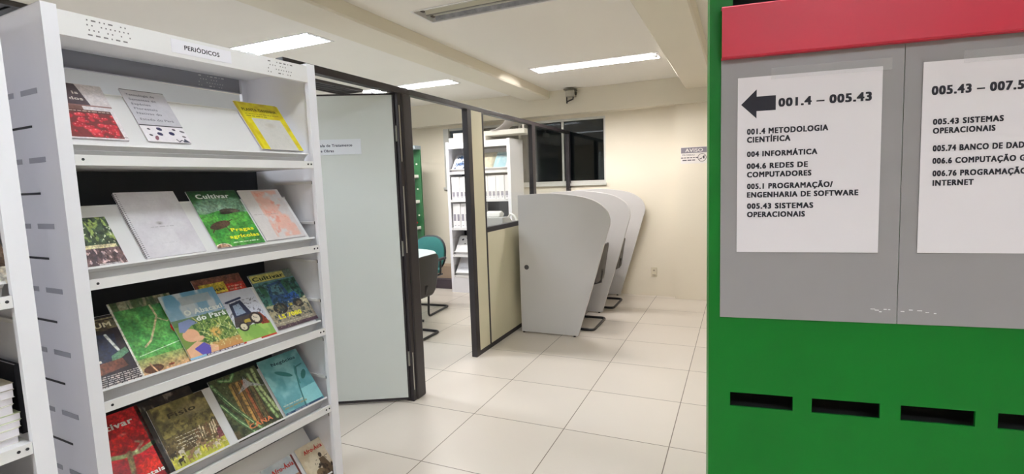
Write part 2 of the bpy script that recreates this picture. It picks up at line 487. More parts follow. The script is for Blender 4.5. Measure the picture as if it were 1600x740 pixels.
# dark vent grilles in the office ceiling
def ceiling_vent(x, y, label):
    vent = thing('ceiling_vent', label, 'vent', (x, y, H), group='dark ceiling vents')
    MB().box(-.17, .17, -.55, -.52, -.03, 0).box(-.17, .17, .52, .55, -.03, 0).box(-.17, -.14, -.52, .52, -.03, 0).box(.14, .17, -.52, .52, -.03, 0).build('vent_frame', mat('vent_grey', (60, 56, 56), .6), vent)
    vs = MB()
    for i in range(14): vs.box(-.14, .14, -.51+i*.076, -.455+i*.076, -.022, -.014)
    vs.box(-.14, .14, -.52, .52, -.004, 0)
    vs.build('vent_slats', mat('vent_dark', (40, 37, 38), .6), vent)
ceiling_vent(-2.06, 2.2, 'dark ceiling vent seen over the top of the office door')
ceiling_vent(-1.885, -.42, 'dark ceiling vent seen beyond the top left corner of the magazine bookcase')

# ------------------------------------------------------------------ partition with the two openings
PX0, PX1 = 0.07, 0.12
part = struct(bpy.data.objects.new('wall_partition', None)); COL.objects.link(part)
def pb(name, m, y0, y1, z0, z1, x0=PX0, x1=PX1, bevel=0.002, parent=None):
    return MB().box(x0, x1, y0, y1, z0, z1).build(name, m, parent or part, bevel=bevel)
pb('post', DARKFRAME, -.27, -.20, 0, 2.06)
pb('post', DARKFRAME, .655, .762, 0, 2.058, PX0-.02, PX1+.015, .012)
pb('post', DARKFRAME, 1.556, 1.622, 0, 2.062)
pb('top_rail', DARKFRAME, -.27, .762, 2.058, 2.098)
pb('top_rail', DARKFRAME, .762, 4.31, 2.062, 2.098)
pb('panel', CREAM, 1.622, 1.812, .04, 2.062, PX0+.004, PX1-.001)
pb('post', DARKFRAME, 1.812, 1.84, 0, 2.062)
pb('base_rail', DARKFRAME, 1.622, 1.812, 0, .04)
pb('base_rail', DARKFRAME, 1.84, 4.31, 0, .04)
pb('panel', CREAM, 1.84, 4.31, .04, 1.035, PX0+.004, PX1-.001)
pb('middle_rail', DARKFRAME, 1.84, 4.31, 1.035, 1.078)
pb('post', DARKFRAME, 2.97, 3.05, 1.078, 2.062)
pb('post', DARKFRAME, 4.245, 4.31, 1.078, 2.062)
pb('glass_pane', GLASS, 1.84, 2.97, 1.078, 2.062, .093, .098, 0)
pb('glass_pane', GLASS, 3.05, 4.245, 1.078, 2.062, .093, .098, 0)
# office door, standing open into the office
LA = math.atan2(-.471, -.882)
door = struct(bpy.data.objects.new('door_1', None)); COL.objects.link(door)
door.location = (.082, .648, 0); door.rotation_euler = (0, 0, LA)      # local x runs from the hinge along the leaf
DL = .80
MB().box(.012, DL-.012, -.001, .033, .03, 2.045).build('door_leaf', LEAF, door)
eg = MB()
eg.box(.004, DL, -.002, .034, 2.045, 2.056).box(.004, DL, -.002, .034, .012, .03).box(.0, .012, -.002, .034, .012, 2.056).box(DL-.012, DL, -.002, .034, .03, 2.045)
eg.build('edge_strip', DARKFRAME, door)
for z in (.30, 1.05, 1.80):
    MB().cyl((-.006, .030, z-.05), (0, 0, 1), .007, .1, 12).build('hinge', mat('hinge_metal', (160, 158, 150), .35, metal=.6), door)
hd = MB(); hd.cyl((DL-.07, .034, 1.02), (0, 1, 0), .024, .012, 20).tube([(DL-.07, .046, 1.02), (DL-.07, .075, 1.02), (DL-.10, .08, 1.02), (DL-.19, .08, 1.02)], .009, 10)
hd.build('door_handle', mat('hinge_metal', (0, 0, 0)), door, smooth=True)
SIGNW = mat('sign_white', (226, 230, 236), .4)
sg = MB().box(.222, .545, .0335, .037, 1.675, 1.772).build('door_sign', SIGNW, door, bevel=.001)
NAVY = mat('print_navy', (40, 46, 74), .6)
fnd = lambda x, y, z: (.545-x, .0372+z, y)
text_mesh('sign_lettering', 'Sala de Tratamento', .054, .268, 1.726, .018, NAVY, sg, fnd, .03)
text_mesh('sign_lettering', 'de Obras', .054, .150, 1.692, .018, NAVY, sg, fnd, .03)
# the slim door jamb with pale strips painted in for light through the hinge gap
pb('jamb', DARKFRAME, .625, .655, 0, 2.058, PX0-.01, PX1+.004)
GAPLIGHT = mat('gap_light_pale', (176, 174, 164), .4, metal=.3)
pb('gap_light_strip', GAPLIGHT, .632, .64, 1.62, 1.98, PX1+.004, PX1+.006, 0)
pb('gap_light_strip', GAPLIGHT, .632, .64, 1.02, 1.46, PX1+.004, PX1+.006, 0)
pb('gap_light_strip', GAPLIGHT, .632, .64, .08, .34, PX1+.004, PX1+.006, 0)

# ------------------------------------------------------------------ back wall bits
av = thing('wall_sign', 'small white AVISO notice with grey header bar on the cream pilaster', 'sign', (1.497, 4.2, 1.612))
MB().box(0, .29, -.003, 0, 0, .19).build('sign_plate', mat('notice_white', (226, 220, 216), .5), av)
hb = MB().box(.004, .286, -.0042, -.003, .122, .186).build('header_bar', mat('notice_grey', (128, 122, 132), .5), av)
fav = lambda x, y, z: (x, -.0042-z, y)
text_mesh('lettering', 'AVISO', .05, .244, .134, .042, mat('notice_white', (0, 0, 0)), hb, fav, .015)
GREYINK = mat('notice_ink', (92, 86, 92), .7)
text_mesh('lettering', 'PROIBIDO', .02, .155, .092, .017, GREYINK, av, lambda x, y, z: (x, -.003-z, y), .012)
gl = MB(); rr = random.Random(4)
for zz, (a, b) in ((.062, (.004, .19)), (.034, (.02, .16))):
    x = a
    while x < b:
        w = rr.uniform(.018, .05); gl.box(x, min(x+w, b), -.0034, -.003, zz, zz+.012); x += w+.008
gl.build('small_print', GREYINK, av)
ring = MB(); ring.tube([(.235+.044*math.cos(k*PI/16), -.0035, .066+.044*math.sin(k*PI/16)) for k in range(32)], .003, 6, closed=True)
ring.box(.21, .232, -.0036, -.003, .048, .056).box(.246, .262, -.0036, -.003, .052, .086)
ring.tube([(.206, -.0037, .04), (.268, -.0037, .094)], .0022, 6)
ring.build('pictogram', mat('pictogram_black', (48, 44, 48), .6), av)
ol = thing('power_outlet', 'cream wall outlet low on the back wall beside the carrels', 'outlet', (1.17, 4.31, .24))
MB().box(-.035, .035, -.008, 0, 0, .115).build('cover_plate', mat('outlet_cream', (214, 204, 180), .5), ol, bevel=.003)
for b_ in ((-.012, .012, -.0095, -.008, .07, .088), (-.02, .02, -.0095, -.008, .014, .028)):
    MB().box(*b_).build('socket', mat('outlet_slot', (150, 138, 120), .6), ol)
sc = thing('security_camera', 'small grey camera on a dark bracket under the back ceiling beam', 'camera', (.21, 4.15, 2.50))
MB().box(-.05, .06, -.13, -.02, -.01, .065).build('camera_body', mat('camera_grey', (168, 164, 150), .5), sc, bevel=.008)
MB().cyl((.058, -.075, .028), (1, -.25, -.1), .022, .016, 16).build('lens', mat('lens_dark', (58, 52, 48), .3), sc)
MB().box(-.07, .07, -.14, -.0, .068, .08).build('hood', mat('hood_grey', (120, 114, 100), .5), sc, bevel=.003)
MB().box(-.075, -.063, -.02, 0, -.075, .03).tube([(-.068, -.015, -.055), (-.02, -.06, -.05), (.03, -.08, -.04), (.035, -.075, -.01)], .009, 8).build('bracket', mat('bracket_dark', (48, 40, 34), .5), sc)

# ------------------------------------------------------------------ study carrels
def carrel(y, label, last=False):
    t = thing('study_carrel', label, 'carrel', (.195, y, 0), group='grey study carrels')
    prof = [(0, .012), (.572, .012), (.752, .597), (.862, .98)]
    # round shoulder
    ctrl = [(.862, .98), (.888, 1.093), (.844, 1.207), (.699, 1.295), (.459, 1.341), (.272, 1.351), (0, 1.339)]
    def cr(P, n=8):
        out = []
        for i in range(len(P)-1):
            p0 = Vector(P[max(i-1, 0)]); p1 = Vector(P[i]); p2 = Vector(P[i+1]); p3 = Vector(P[min(i+2, len(P)-1)])
            for k in range(n):
                s = k/n
                q = .5*((2*p1)+(p2-p0)*s+(2*p0-5*p1+4*p2-p3)*s*s+(-p0+3*p1-3*p2+p3)*s**3)
                out.append((q.x, q.y))
        out.append(P[-1]); return out
    prof = prof[:-1]+cr(ctrl)
    MB().prism(prof, lambda a, b, t: (a, t, b), 0, .026).build('side_panel', CARREL, t, bevel=.003)
    MB().cyl((.073, .0, .648), (0, -1, 0), .023, .004, 24).build('bolt_cap', mat('cap_grey', (78, 76, 80), .5), t, smooth=True)
    for x in (.02, .535):
        MB().cyl((x, .013, 0), (0, 0, 1), .012, .013, 12).build('foot', TUBEBLK, t)
    if not last:
        MB().box(.005, .56, .026, .92, .715, .742).build('desk_top', CARREL, t, bevel=.003)
        MB().box(0, .018, .026, .92, .25, 1.30).build('back_board', CARREL, t, bevel=.002)
    return t
carrel(2.35, 'nearest grey study carrel with tall rounded side panel and dark bolt cap')
carrel(3.276, 'middle grey study carrel, its side panel half hidden by the nearest one')
carrel(4.20, 'last grey carrel end panel standing against the back wall', last=True)

# ------------------------------------------------------------------ sled-base chairs (sitter faces -y)
def rounded_rect(w, h, r, n=6):
    pts = []
    for cx, cy, a0 in ((w/2-r, h/2-r, 0), (-w/2+r, h/2-r, 90), (-w/2+r, -h/2+r, 180), (w/2-r, -h/2+r, 270)):
        for k in range(n+1):
            a = math.radians(a0+90*k/n); pts.append((cx+r*math.cos(a), cy+r*math.sin(a)))
    return pts
def pad(pts, fn, th, puff=.6):
    """a cushion: outline pts shrunk towards both faces"""
    mb = MB(); rings = []
    n = len(pts)
    for s, t in ((.90, 0), (.98, .15), (1.0, .5), (.98, .85), (.88, 1.0)):
        rings.append([fn(a*s, b*s, t*th) for a, b in pts])
    vs = [p for r in rings for p in r]; fs = []
    for i in range(len(rings)-1):
        for k in range(n): fs.append((i*n+k, i*n+(k+1) % n, (i+1)*n+(k+1) % n, (i+1)*n+k))
    fs.append(list(range(n))[::-1]); fs.append([(len(rings)-1)*n+k for k in range(n)])
    return mb.add(vs, fs)
def sled_chair(label, loc, rz, cushion, shell, back=(.47, .82), arms=False, group=None, backy=.27, rad=.10):
    t = thing('sled_chair', label, 'chair', loc, (0, 0, rz), group)
    w = .235; R = .05
    def bend(p, q, r_, n=5):
        return [tuple(Vector(p).lerp(Vector(q), k/n)) for k in range(n+1)]
    path = []
    def arc(corner, a, b, r):
        c = Vector(corner); pa = c+(Vector(a)-c).normalized()*r; pb_ = c+(Vector(b)-c).normalized()*r
        for k in range(6):
            s = k/5; path.append(tuple((pa*(1-s)**2)+(c*2*s*(1-s))+(pb_*s*s)))
    z = .0125
    pts = [(-w, .12, .425), (-w, -.21, .425), (-w, -.25, z), (-w, .25, z), (w, .25, z), (w, -.25, z), (w, -.21, .425), (w, .12, .425)]
    path.append(pts[0])
    for i in range(1, 7): arc(pts[i], pts[i-1], pts[i+1], .05)
    path.append(pts[7])
    MB().tube(path, .0125, 10).build('sled_base', TUBEBLK, t, smooth=True)
    pad(rounded_rect(.46, .45, .09), lambda a, b, c: (a, b-.03, .438+c), .055).build('seat', cushion, t, smooth=True)
    h = back[1]-back[0]; zc = (back[0]+back[1])/2
    def bf(off):
        return lambda a, b, c: (a, backy-(abs(a)/.22)**2*.03+b*.16+off+c, zc+b)
    pad(rounded_rect(.43, h, rad), bf(-.02), .035).build('backrest', cushion, t, smooth=True)
    pad(rounded_rect(.455, h+.03, rad+.015), bf(.014), .022).build('back_shell', shell, t, smooth=True)
    MB().tube([(0, .02, .43), (0, .17, .425), (0, backy-.01, .45), (0, backy+.012, back[0]+.1)], [.02, .022, .022, .018], 10).build('back_support', TUBEBLK, t, smooth=True)
    if arms:
        for s in (-1, 1):
            a = MB().tube([(s*.22, .02, .43), (s*.265, .02, .44), (s*.27, .03, .60)], .012, 8)
            a.build('armrest_post', TUBEBLK, t, smooth=True)
            MB().box(s*.245, s*.295, -.12, .14, .60, .628).build('armrest', CHAIRD, t, bevel=.009)
    return t
sled_chair('dark plum chair in the nearest carrel, black sled base poking out', (.605, 2.822, 0), -PI/2, CHAIRD, CHAIRD, (.47, .815), group='chairs at the carrels')
sled_chair('dark plum chair in the far carrel, mostly hidden by the middle panel', (.59, 3.735, 0), -PI/2, CHAIRD, CHAIRD, (.45, .76), group='chairs at the carrels')

# ------------------------------------------------------------------ inside the office
sled_chair('teal upholstered chair with black arms facing the round office table', (-1.28, 2.80, 0), .08, TEAL, CHAIRD, (.44, .845), arms=True, rad=.17)
GREYBR = mat('dark_grey_brown', (44, 41, 41), .5, var=.06, scale=12)
sled_chair('dark grey-brown chair seen from behind, partly hidden by the door post', (-.84, 1.86, 0), -PI/2, GREYBR, GREYBR, (.42, .80))
tb = thing('round_table', 'round office table with pale teal-white top behind the door post', 'table', (-1.27, 2.20, 0))
MB().lathe([(.50, .722), (.515, .728), (.52, .738), (.515, .748), (.50, .75)], 48).build('tabletop', mat('pale_teal_top', (206, 222, 218), .3), tb, smooth=True)
MB().lathe([(.06, .03), (.045, .06), (.04, .69), (.12, .722)], 24).build('pedestal', TUBEBLK, tb, smooth=True)
for k in range(4):
    a = k*PI/2+.5
    MB().tube([(.03*math.cos(a), .03*math.sin(a), .06), (.20*math.cos(a), .20*math.sin(a), .045), (.36*math.cos(a), .36*math.sin(a), .016)], [.02, .018, .014], 8).build('foot', TUBEBLK, tb, smooth=True)
# boxes on the floor behind the chair
bx = thing('storage_box', 'dark low box on the office floor, under the tan box by the back wall', 'box', (-1.76, 4.12, 0))
MB().box(-.24, .24, -.13, .13, 0, .13).build('box_body', mat('dark_plum_box', (66, 56, 62), .6), bx, bevel=.006)
MB().box(-.245, .245, -.135, .135, .13, .15).build('box_lid', mat('dark_plum_lid', (80, 70, 74), .6), bx, bevel=.004)
bx = thing('cardboard_box', 'tan cardboard box resting on the dark low box', 'box', (-1.76, 4.12, .15))
MB().box(-.21, .21, -.11, .11, 0, .17).build('box_body', mat('tan_board', (146, 126, 106), .8, var=.05), bx, bevel=.003)
fl = MB(); fl.box(-.21, .21, -.11, -.002, .17, .174).box(-.21, .21, .002, .11, .17, .174); fl.build('flap', mat('tan_flap', (160, 140, 118), .8), bx)

# green display board with small white shelves
gb = thing('display_stand', 'tall green stand with small white shelves by the office back wall', 'stand', (-2.28, 3.80, 0))
MB().box(-.42, .42, 0, .03, .0, 1.955).build('back_board', mat('green_board', (40, 92, 54), .5, var=.08), gb, bevel=.002)
MB().box(-.42, .425, -.12, .03, 1.955, 2.005).build('top_cap', mat('cap_bluegrey', (132, 142, 146), .5), gb, bevel=.003)
for z in (.86, 1.22, 1.565):
    s = MB().box(-.40, .385, -.14, 0, z, z+.014).box(.372, .385, -.14, 0, z, z+.05)
    s.build('shelf', mat('small_shelf_white', (226, 226, 214), .5), gb, bevel=.002)
for z in (1.06, 1.42, 1.76):
    MB().cyl((.365, 0, z), (0, -1, 0), .011, .012, 14).build('knob', mat('small_shelf_white', (0, 0, 0)), gb, smooth=True)
tp = tag(MB().box(-.14, .06, -.002, .004, 0, .165).build('teal_folder', mat('teal_card', (24, 150, 120), .5), None, bevel=.001), 'bright teal folder standing on the green stand lowest shelf', 'folder')
tp.location = (-1.96, 3.70, .876)
rf = thing('paper_flower', 'small red paper flower at the edge of the teal folder', 'flower', (-1.905, 3.675, .874))
fb = MB()
for k in range(7):
    a = k*2*PI/7
    fb.add([(.0, -.012, .095), (.045*math.cos(a-.4), -.02, .095+.045*math.sin(a-.4)), (.055*math.cos(a), -.008, .095+.055*math.sin(a)), (.045*math.cos(a+.4), -.02, .095+.045*math.sin(a+.4))], [(0, 1, 2, 3)])
fb.cyl((0, -.006, .095), (0, -1, 0), .02, .016, 12)
fb.build('petals', mat('flower_red', (196, 34, 50), .7), rf)
MB().tube([(0, -.006, .0), (.004, -.006, .05), (0, -.006, .095)], .003, 6).build('stem', mat('stem_green', (40, 100, 50), .6), rf)

# low cabinet with a pale machine on it, behind the partition glass
lc = thing('low_cabinet', 'pale low cabinet behind the partition glass, in front of the white bookcase', 'cabinet', (-.40, 3.22, 0))
MB().box(-.30, .36, -.18, .18, .05, .885).build('cabinet_body', mat('cabinet_grey', (206, 204, 200), .5), lc, bevel=.003)
MB().box(-.32, .38, -.20, .20, .885, .91).build('cabinet_top', mat('cabinet_top', (222, 220, 216), .5), lc, bevel=.004)
MB().box(-.29, .35, -.16, .16, 0, .05).build('plinth', mat('plinth_dark', (70, 66, 66), .6), lc)
for k in (0, 1):
    d = MB().box(-.295+.325*k, .022+.325*k, -.196, -.18, .06, .875).build('cabinet_door', mat('cabinet_grey', (0, 0, 0)), lc, bevel=.002)
    MB().tube([(.0+.05*k, -.196, .60), (.0+.05*k, -.215, .61), (.0+.05*k, -.215, .69), (.0+.05*k, -.196, .70)], .005, 8).build('door_handle', ALU, d)
pm = thing('binding_machine', 'pale grey binding machine with raised lever on the low cabinet', 'machine', (-.42, 3.22, .91))
MB().prism([(-.16, 0), (.13, 0), (.13, .09), (.02, .165), (-.16, .165)], lambda a, b, t: (t, a, b), -.16, .12).build('machine_body', mat('machine_grey', (186, 184, 182), .5, var=.05), pm, bevel=.006)
MB().box(-.18, .30, -.17, -.155, .0, .035).build('paper_rest', mat('machine_light', (224, 222, 218), .5), pm, bevel=.003)
MB().tube([(.10, .0, .14), (.16, -.02, .20), (.22, -.06, .18), (.26, -.08, .12)], .012, 8).build('lever', mat('machine_light', (0, 0, 0)), pm)
MB().prism([(-.10, .165), (.02, .165), (.05, .20), (-.02, .235), (-.08, .215)], lambda a, b, t: (t, a, b), -.13, .05).build('cover_flap', mat('machine_light', (0, 0, 0)), pm, bevel=.01)
pp = tag(MB().prism([(0, 0), (.24, .0), (.22, .07), (.10, .10), (.02, .06)], lambda a, b, t: (a, t, b), -.10, .06).build('paper_heap', mat('crumpled_white', (218, 216, 212), .7, bump=.8, bscale=25), None, bevel=.006), 'crumpled white paper heap beside the binding machine on the low cabinet', 'paper')
pp.location = (-.26, 3.20, .91)

# ------------------------------------------------------------------ steel periodical bookcases
T52 = math.radians(52)
VP = (math.cos(T52), math.sin(T52))     # up the sloping plate, in (y,z)
NP = (-math.sin(T52), math.cos(T52))    # out of the plate
def plate_origin(lip): return (.047, lip+.02)

def periodical_case(label, loc, rz, W=.904, top=2.02, depth=.47, tilted=(), flat=(), header=(1.936, 2.008), kick=None, split=1.60, perf=True, sign=False, group=None, slots=True, rear=False):
    t = thing('periodical_bookcase', label, 'bookcase', loc, (0, 0, rz), group)
    F = .038
    for s in (0, 1):
        mb = MB()
        xo = -F if s == 0 else W+F+.006          # outer face
        xi = xo+.003 if s == 0 else xo-.003
        inner = 0 if s == 0 else W
        mb.box(xo, xi, 0, depth, 0, top)
        mb.box(xo, inner, -.002, .002, 0, top).box(xo, inner, depth-.002, depth+.002, 0, top)
        mb.box(inner, inner+(-.003 if s == 0 else .003), .002, .018, 0, top).box(inner, inner+(-.003 if s == 0 else .003), depth-.018, depth-.002, 0, top)
        mb.box(xo, inner, 0, depth, top-.002, top)
        mb.slot(1)
        e = .0012
        ox = xo-e if s == 0 else xo+e; ix = xo+e if s == 0 else xo-e
        zs = 1.673 if slots else 0
        while zs > .1:
            mb.box(ox, ix, .14, .31, zs, zs+.007); zs -= .2035
        mb.slot(2)
        zs = 1.77 if slots else 0
        while zs > .1:
            mb.box(ox, ix, .08, .185, zs, zs+.016).box(ox, ix, .235, .34, zs, zs+.016); zs -= .2035
        sp = mb.build('side_panel', [STEELG, DARK, mat('slot_shade', (168, 168, 176), .6)], t)  # grey boxes stand in for shade in the recessed slot pairs
        # white bars on the inner face in place of light through the slots
        for z in (1.484, 1.295, 1.111, .92, .73, .54, .35):
            if z > top-.3: continue
            xx = inner+.0345 if s else inner-.0285
            r_ = MB().box(xx-.0055, xx+.0055, .055, .31, z, z+.012)
            r_.slot(1).box(xx-.0058, xx+.0058, .02, .055, z-.001, z+.013)
            r_.build('slot_light_bar', [STEELW, DARK], sp)
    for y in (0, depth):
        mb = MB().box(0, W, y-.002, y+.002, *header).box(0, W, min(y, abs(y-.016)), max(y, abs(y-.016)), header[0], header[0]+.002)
        if perf:
            mb.slot(1); rr = random.Random(7)
            for xa in (.07, W-.205):
                for r in range(4):
                    x = xa+rr.uniform(0, .006)
                    while x < xa+.118:
                        wide = r in (0, 3) and rr.random() < .45
                        w = .012 if wide else .0035
                        if rr.random() < .75:
                            mb.box(x, x+w, y-.0026, y+.0026, header[0]+.013+r*.0145, header[0]+.013+r*.0145+.0042)
                        x += w+.009
        mb.build('header_panel', [STEELW, mat('perforation_grey', (120, 116, 116), .7)] if y == 0 else [mat('shaded_rear_header', (140, 140, 148), .5), mat('lit_perforation', (214, 214, 214), .7)], t)  # rear header: grey paints in its shade, pale dots the light through holes
    MB().box(-.034, W+.04, .002, depth-.002, header[1]-.004, header[1]).build('top_panel', STEELW, t)
    MB().box(-.034, W+.04, depth-.02, depth-.016, .05, split).build('back_panel', BAYSHADE, t)  # dark sheet in place of the shade inside the bays
    if rear: MB().box(-.034, W+.04, depth-.012, depth-.010, split, header[0]).build('rear_plate', STEELG, t)
    for lip in tilted:
        mb = MB()
        mb.box(.001, W-.001, 0, .012, lip-.032, lip).box(.001, W-.001, .012, depth-.02, lip-.032, lip-.029)
        A = plate_origin(lip)
        P = [(A[0]+VP[0]*.262-.006, A[1]+VP[1]*.262+.001), (A[0]+VP[0]*.258, A[1]+VP[1]*.258), A, (A[0]+NP[0]*.030, A[1]+NP[1]*.030), (A[0]+NP[0]*.033-.001, A[1]+NP[1]*.030-.006)]
        P = [(y+.0012, z-.0014) for y, z in P]
        mb.sheet(P, .002, W-.002, .002)
        mb.sheet([(A[0]+.004, A[1]-.003), (A[0]+.03, lip-.029)], .002, W-.002, .002)
        mb.slot(1)
        for x in (.022, W-.03, W-.012): mb.cyl((x, .001, lip-.014), (0, -1, 0), .0042, .0016, 12)
        mb.build('display_shelf', [STEELW, DARK], t)
    for lip in flat:
        mb = MB().box(.001, W-.001, 0, .012, lip-.032, lip).box(.001, W-.001, .012, depth-.02, lip-.004, lip)
        mb.slot(1)
        for x in (.022, W-.03, W-.012): mb.cyl((x, .001, lip-.014), (0, -1, 0), .0042, .0016, 12)
        mb.build('flat_shelf', [STEELW, DARK], t)
    if kick:
        MB().box(.001, W-.001, .0, .004, 0.0, kick).box(.001, W-.001, .004, depth-.02, kick-.003, kick).build('base_panel', STEELG, t)
    if sign:
        sg = MB().box(.318, .540, -.0038, -.002, 1.950, 1.996).build('sign_plate', mat('sign_card', (236, 234, 240), .4), t)
        text_mesh('sign_lettering', 'PERIÓDICOS', .362, .492, 1.9655, .0165, INK, sg, lambda x, y, z: (x, -.0038-z, y), .022)
    return t

AZ = math.radians(3.1655)
CASE_O = Vector((.304, -1.263, 0)); CASE_RZ = PI/2-AZ
LEV = [1.586, 1.201, .806, .428, .05]
periodical_case('tall white steel bookcase marked PERIÓDICOS, full of slanted magazines', CASE_O, CASE_RZ, tilted=LEV, sign=True)
S_ = Vector((math.sin(AZ), math.cos(AZ), 0)); D_ = Vector((-math.cos(AZ), math.sin(AZ), 0))
near_o = CASE_O+S_*(-1.116)+D_*(-.095)
NLEV = [1.605, 1.205]
periodical_case('white steel bookcase cut off by the left edge, only its right upright showing', near_o, CASE_RZ, tilted=NLEV, flat=(.80, .42, .06))

# lettering colours
def ink(name, rgb): return mat('ink_'+name, rgb, .5)

def mag(label, lip, s, t, w, h, art, n=.0015, th=.005, name='magazine', cat='magazine', group='magazines on the display bookcase', rot=0.0, text=(), origin=None, rz=None, page=None, extra=None, curl=.0, amt=None):
    o = origin or CASE_O; rz = CASE_RZ if rz is None else rz
    A = plate_origin(lip)
    loc = Vector((s, A[0]+VP[0]*t+NP[0]*n, A[1]+VP[1]*t+NP[1]*n))
    Mx = Matrix.Translation(o) @ Matrix.Rotation(rz, 4, 'Z') @ Matrix.Translation(loc) @ Matrix.Rotation(T52, 4, 'X') @ Matrix.Rotation(rot, 4, 'Z')
    art.photo(amt if amt is not None else (.42 if art.c.mean() < 150 else .03), int(s*1000)+int(lip*100))
    g = thing(name, label, cat, group=group)
    g.matrix_world = Mx
    MB().box(.0006, w-.0006, .0006, h-.0006, 0, th-.0003).build('pages', page or PAPER, g)
    c = cover(art, g, th, curl)
    for (s_, x0, x1, y0, ch, m_, *b) in text:
        text_mesh('title_lettering', s_, x0*w, x1*w, y0*h, ch*h, m_, c, lambda x, y, z: (x, y, z+th+.0002+curl*(x/w-.5)**2*4), b[0] if b else .02)
    if extra: extra(g, w, h, th)
    return g

# --- shelf 1
a = Art(.175, .246, base=(232, 226, 228))
a.rect(0, .60, 1, 1, (222, 214, 214)).poly([(0, .60), (.66, .60), (.56, 1), (0, 1)], (88, 74, 80))
a.rect(0, .585, 1, .61, (150, 112, 106)).rect(0, .52, .5, .585, (126, 92, 84)).rect(0, .02, .93, .52, (124, 58, 58))
rg = np.random.default_rng(5)
for i in range(90):
    x, y = rg.uniform(0, .92), rg.uniform(.04, .44); r = rg.uniform(.03, .07)
    k = rg.uniform(-25, 25)
    a.ell(x, y, r, r, (206+k, 60+k*.6, 72+k*.6), soft=.4); a.ell(x-.012, y+.012, r*.3, r*.3, (250, 190, 186), soft=.8)
a.rect(.93, 0, 1, .52, (236, 228, 230)).rect(0, 0, 1, .02, (236, 228, 230)).rect(0, .46, .92, .52, (96, 62, 56)); a.greek(0, .9, .485, .014, (220, 200, 190), 3)
a.greek(.80, 1, .045, .008, (120, 110, 110), 1); a.greek(.80, 1, .025, .008, (120, 110, 110), 2)
mag('booklet with piled red berries on its cover, left end of the top shelf', LEV[0], .016, .042, .175, .246, a, name='booklet', cat='booklet',
    amt=.12,
    text=[('is', .45, .55, .80, .06, ink('cream', (226, 216, 206)), .03), ('dos', .36, .58, .69, .06, ink('cream', (0, 0, 0)), .03)])
a = Art(.15, .25, base=(205, 202, 208))
a.rect(0, .30, 1, .318, (70, 66, 72)).rect(0, 0, 1, .30, (240, 234, 238)).rect(0, .985, 1, 1, (120, 118, 126))
for x, y, rx, ry, c_ in ((.16, .235, .035, .025, (70, 62, 80)), (.40, .245, .065, .05, (60, 56, 96)), (.36, .15, .065, .05, (60, 56, 96)), (.64, .17, .065, .055, (52, 50, 92)), (.74, .25, .04, .03, (80, 70, 84)),
                       (.92, .22, .06, .03, (110, 104, 110)), (.90, .12, .045, .03, (120, 112, 116)), (.14, .12, .04, .03, (90, 84, 92)), (.24, .07, .04, .075, (140, 90, 104))):
    a.ell(x, y, rx, ry, c_, rot=-.4)
a.line([(.68, .06), (.72, .015), (.80, .05), (.86, .02)], .012, (60, 60, 76)); a.poly([(.82, .01), (.98, .01), (.88, .085)], (70, 74, 92))
gk = ink('document', (122, 120, 130))
mag('white seed document with dark oval seeds along its lower cover, top shelf', LEV[0], .250, .044, .15, .25, a, name='booklet', cat='booklet',
    text=[('Tecnologia de', .08, .72, .875, .045, gk), ('Sementes de', .10, .70, .785, .045, gk), ('Espécies', .10, .52, .695, .045, gk), ('Florestais', .10, .62, .605, .045, gk), ('Nativas do', .10, .66, .515, .045, gk), ('Estado do Pará', .10, .86, .40, .045, gk)])
a = Art(.215, .275, base=(232, 218, 22))
a.mottle(5, 5, 3, (214, 190, 16), .5, .7).rect(.0, .0, .06, 1, (206, 184, 14)).rect(.20, 0.0, .88, .66, (216, 212, 206)).ell(.55, .52, .16, .08, (206, 200, 190), soft=.6)
a.greek(.12, .9, .745, .012, (120, 110, 10), 2).greek(.12, .6, .70, .012, (120, 110, 10), 4)
mag('yellow PLANTA DANINHA magazine with pale picture, right end of the top shelf', LEV[0], .690, .030, .215, .278, a, n=.006,
    text=[('PLANTA DANINHA', .10, .90, .80, .065, ink('olive', (92, 84, 8)), .03)])
a = Art(.215, .27, base=(236, 222, 30)); a.mottle(4, 4, 9, (216, 196, 20), .5, .7)
mag('plain yellow magazine tucked behind the PLANTA DANINHA one', LEV[0], .684+.012, .045, .213, .272, a, th=.004, rot=-.03)
# --- shelf 2
a = Art(.125, .198, base=(66, 82, 58))
a.mottle(7, 7, 11, (36, 46, 34), .45, .6).mottle(9, 6, 12, (150, 168, 96), .58, .68, y0=.5).mottle(14, 14, 13, (226, 230, 196), .66, .72, y0=.45, y1=.8)
a.rect(0, .36, .94, .43, (214, 202, 160)).rect(0, 0, 1, .36, (112, 88, 88)).mottle(12, 8, 14, (70, 52, 56), .5, .6, y1=.36).mottle(14, 10, 15, (214, 186, 184), .62, .7, y1=.36).rect(.35, 0.02, .85, .055, (186, 176, 176))
mag('small booklet with a dark forest photograph over a purple-brown one, second shelf', LEV[1], .012, .010, .128, .200, a, name='booklet', cat='booklet')
a = Art(.207, .293, base=(222, 218, 222))
a.mottle(3, 3, 21, (214, 208, 214), .4, .7).ell(.47, .50, .07, .05, (176, 170, 170), soft=.7).ell(.47, .49, .03, .02, (150, 140, 144), soft=.6)
a.greek(.30, .68, .44, .006, (160, 154, 158), 2, .7).greek(.28, .6, .86, .006, (190, 184, 190), 3, .6).greek(.34, .6, .19, .006, (186, 180, 186), 5, .6)
def spiral(g, w, h, th):
    mb = MB(); n = 36
    for k in range(n):
        y = .008+k*(h-.016)/(n-1)
        mb.tube([(.0055+.0065*math.cos(q*PI/4), y, th/2+.0065*math.sin(q*PI/4)) for q in range(8)], .0009, 5, closed=True)
    mb.build('spiral_binding', mat('spiral_dark', (52, 44, 56), .4), g)
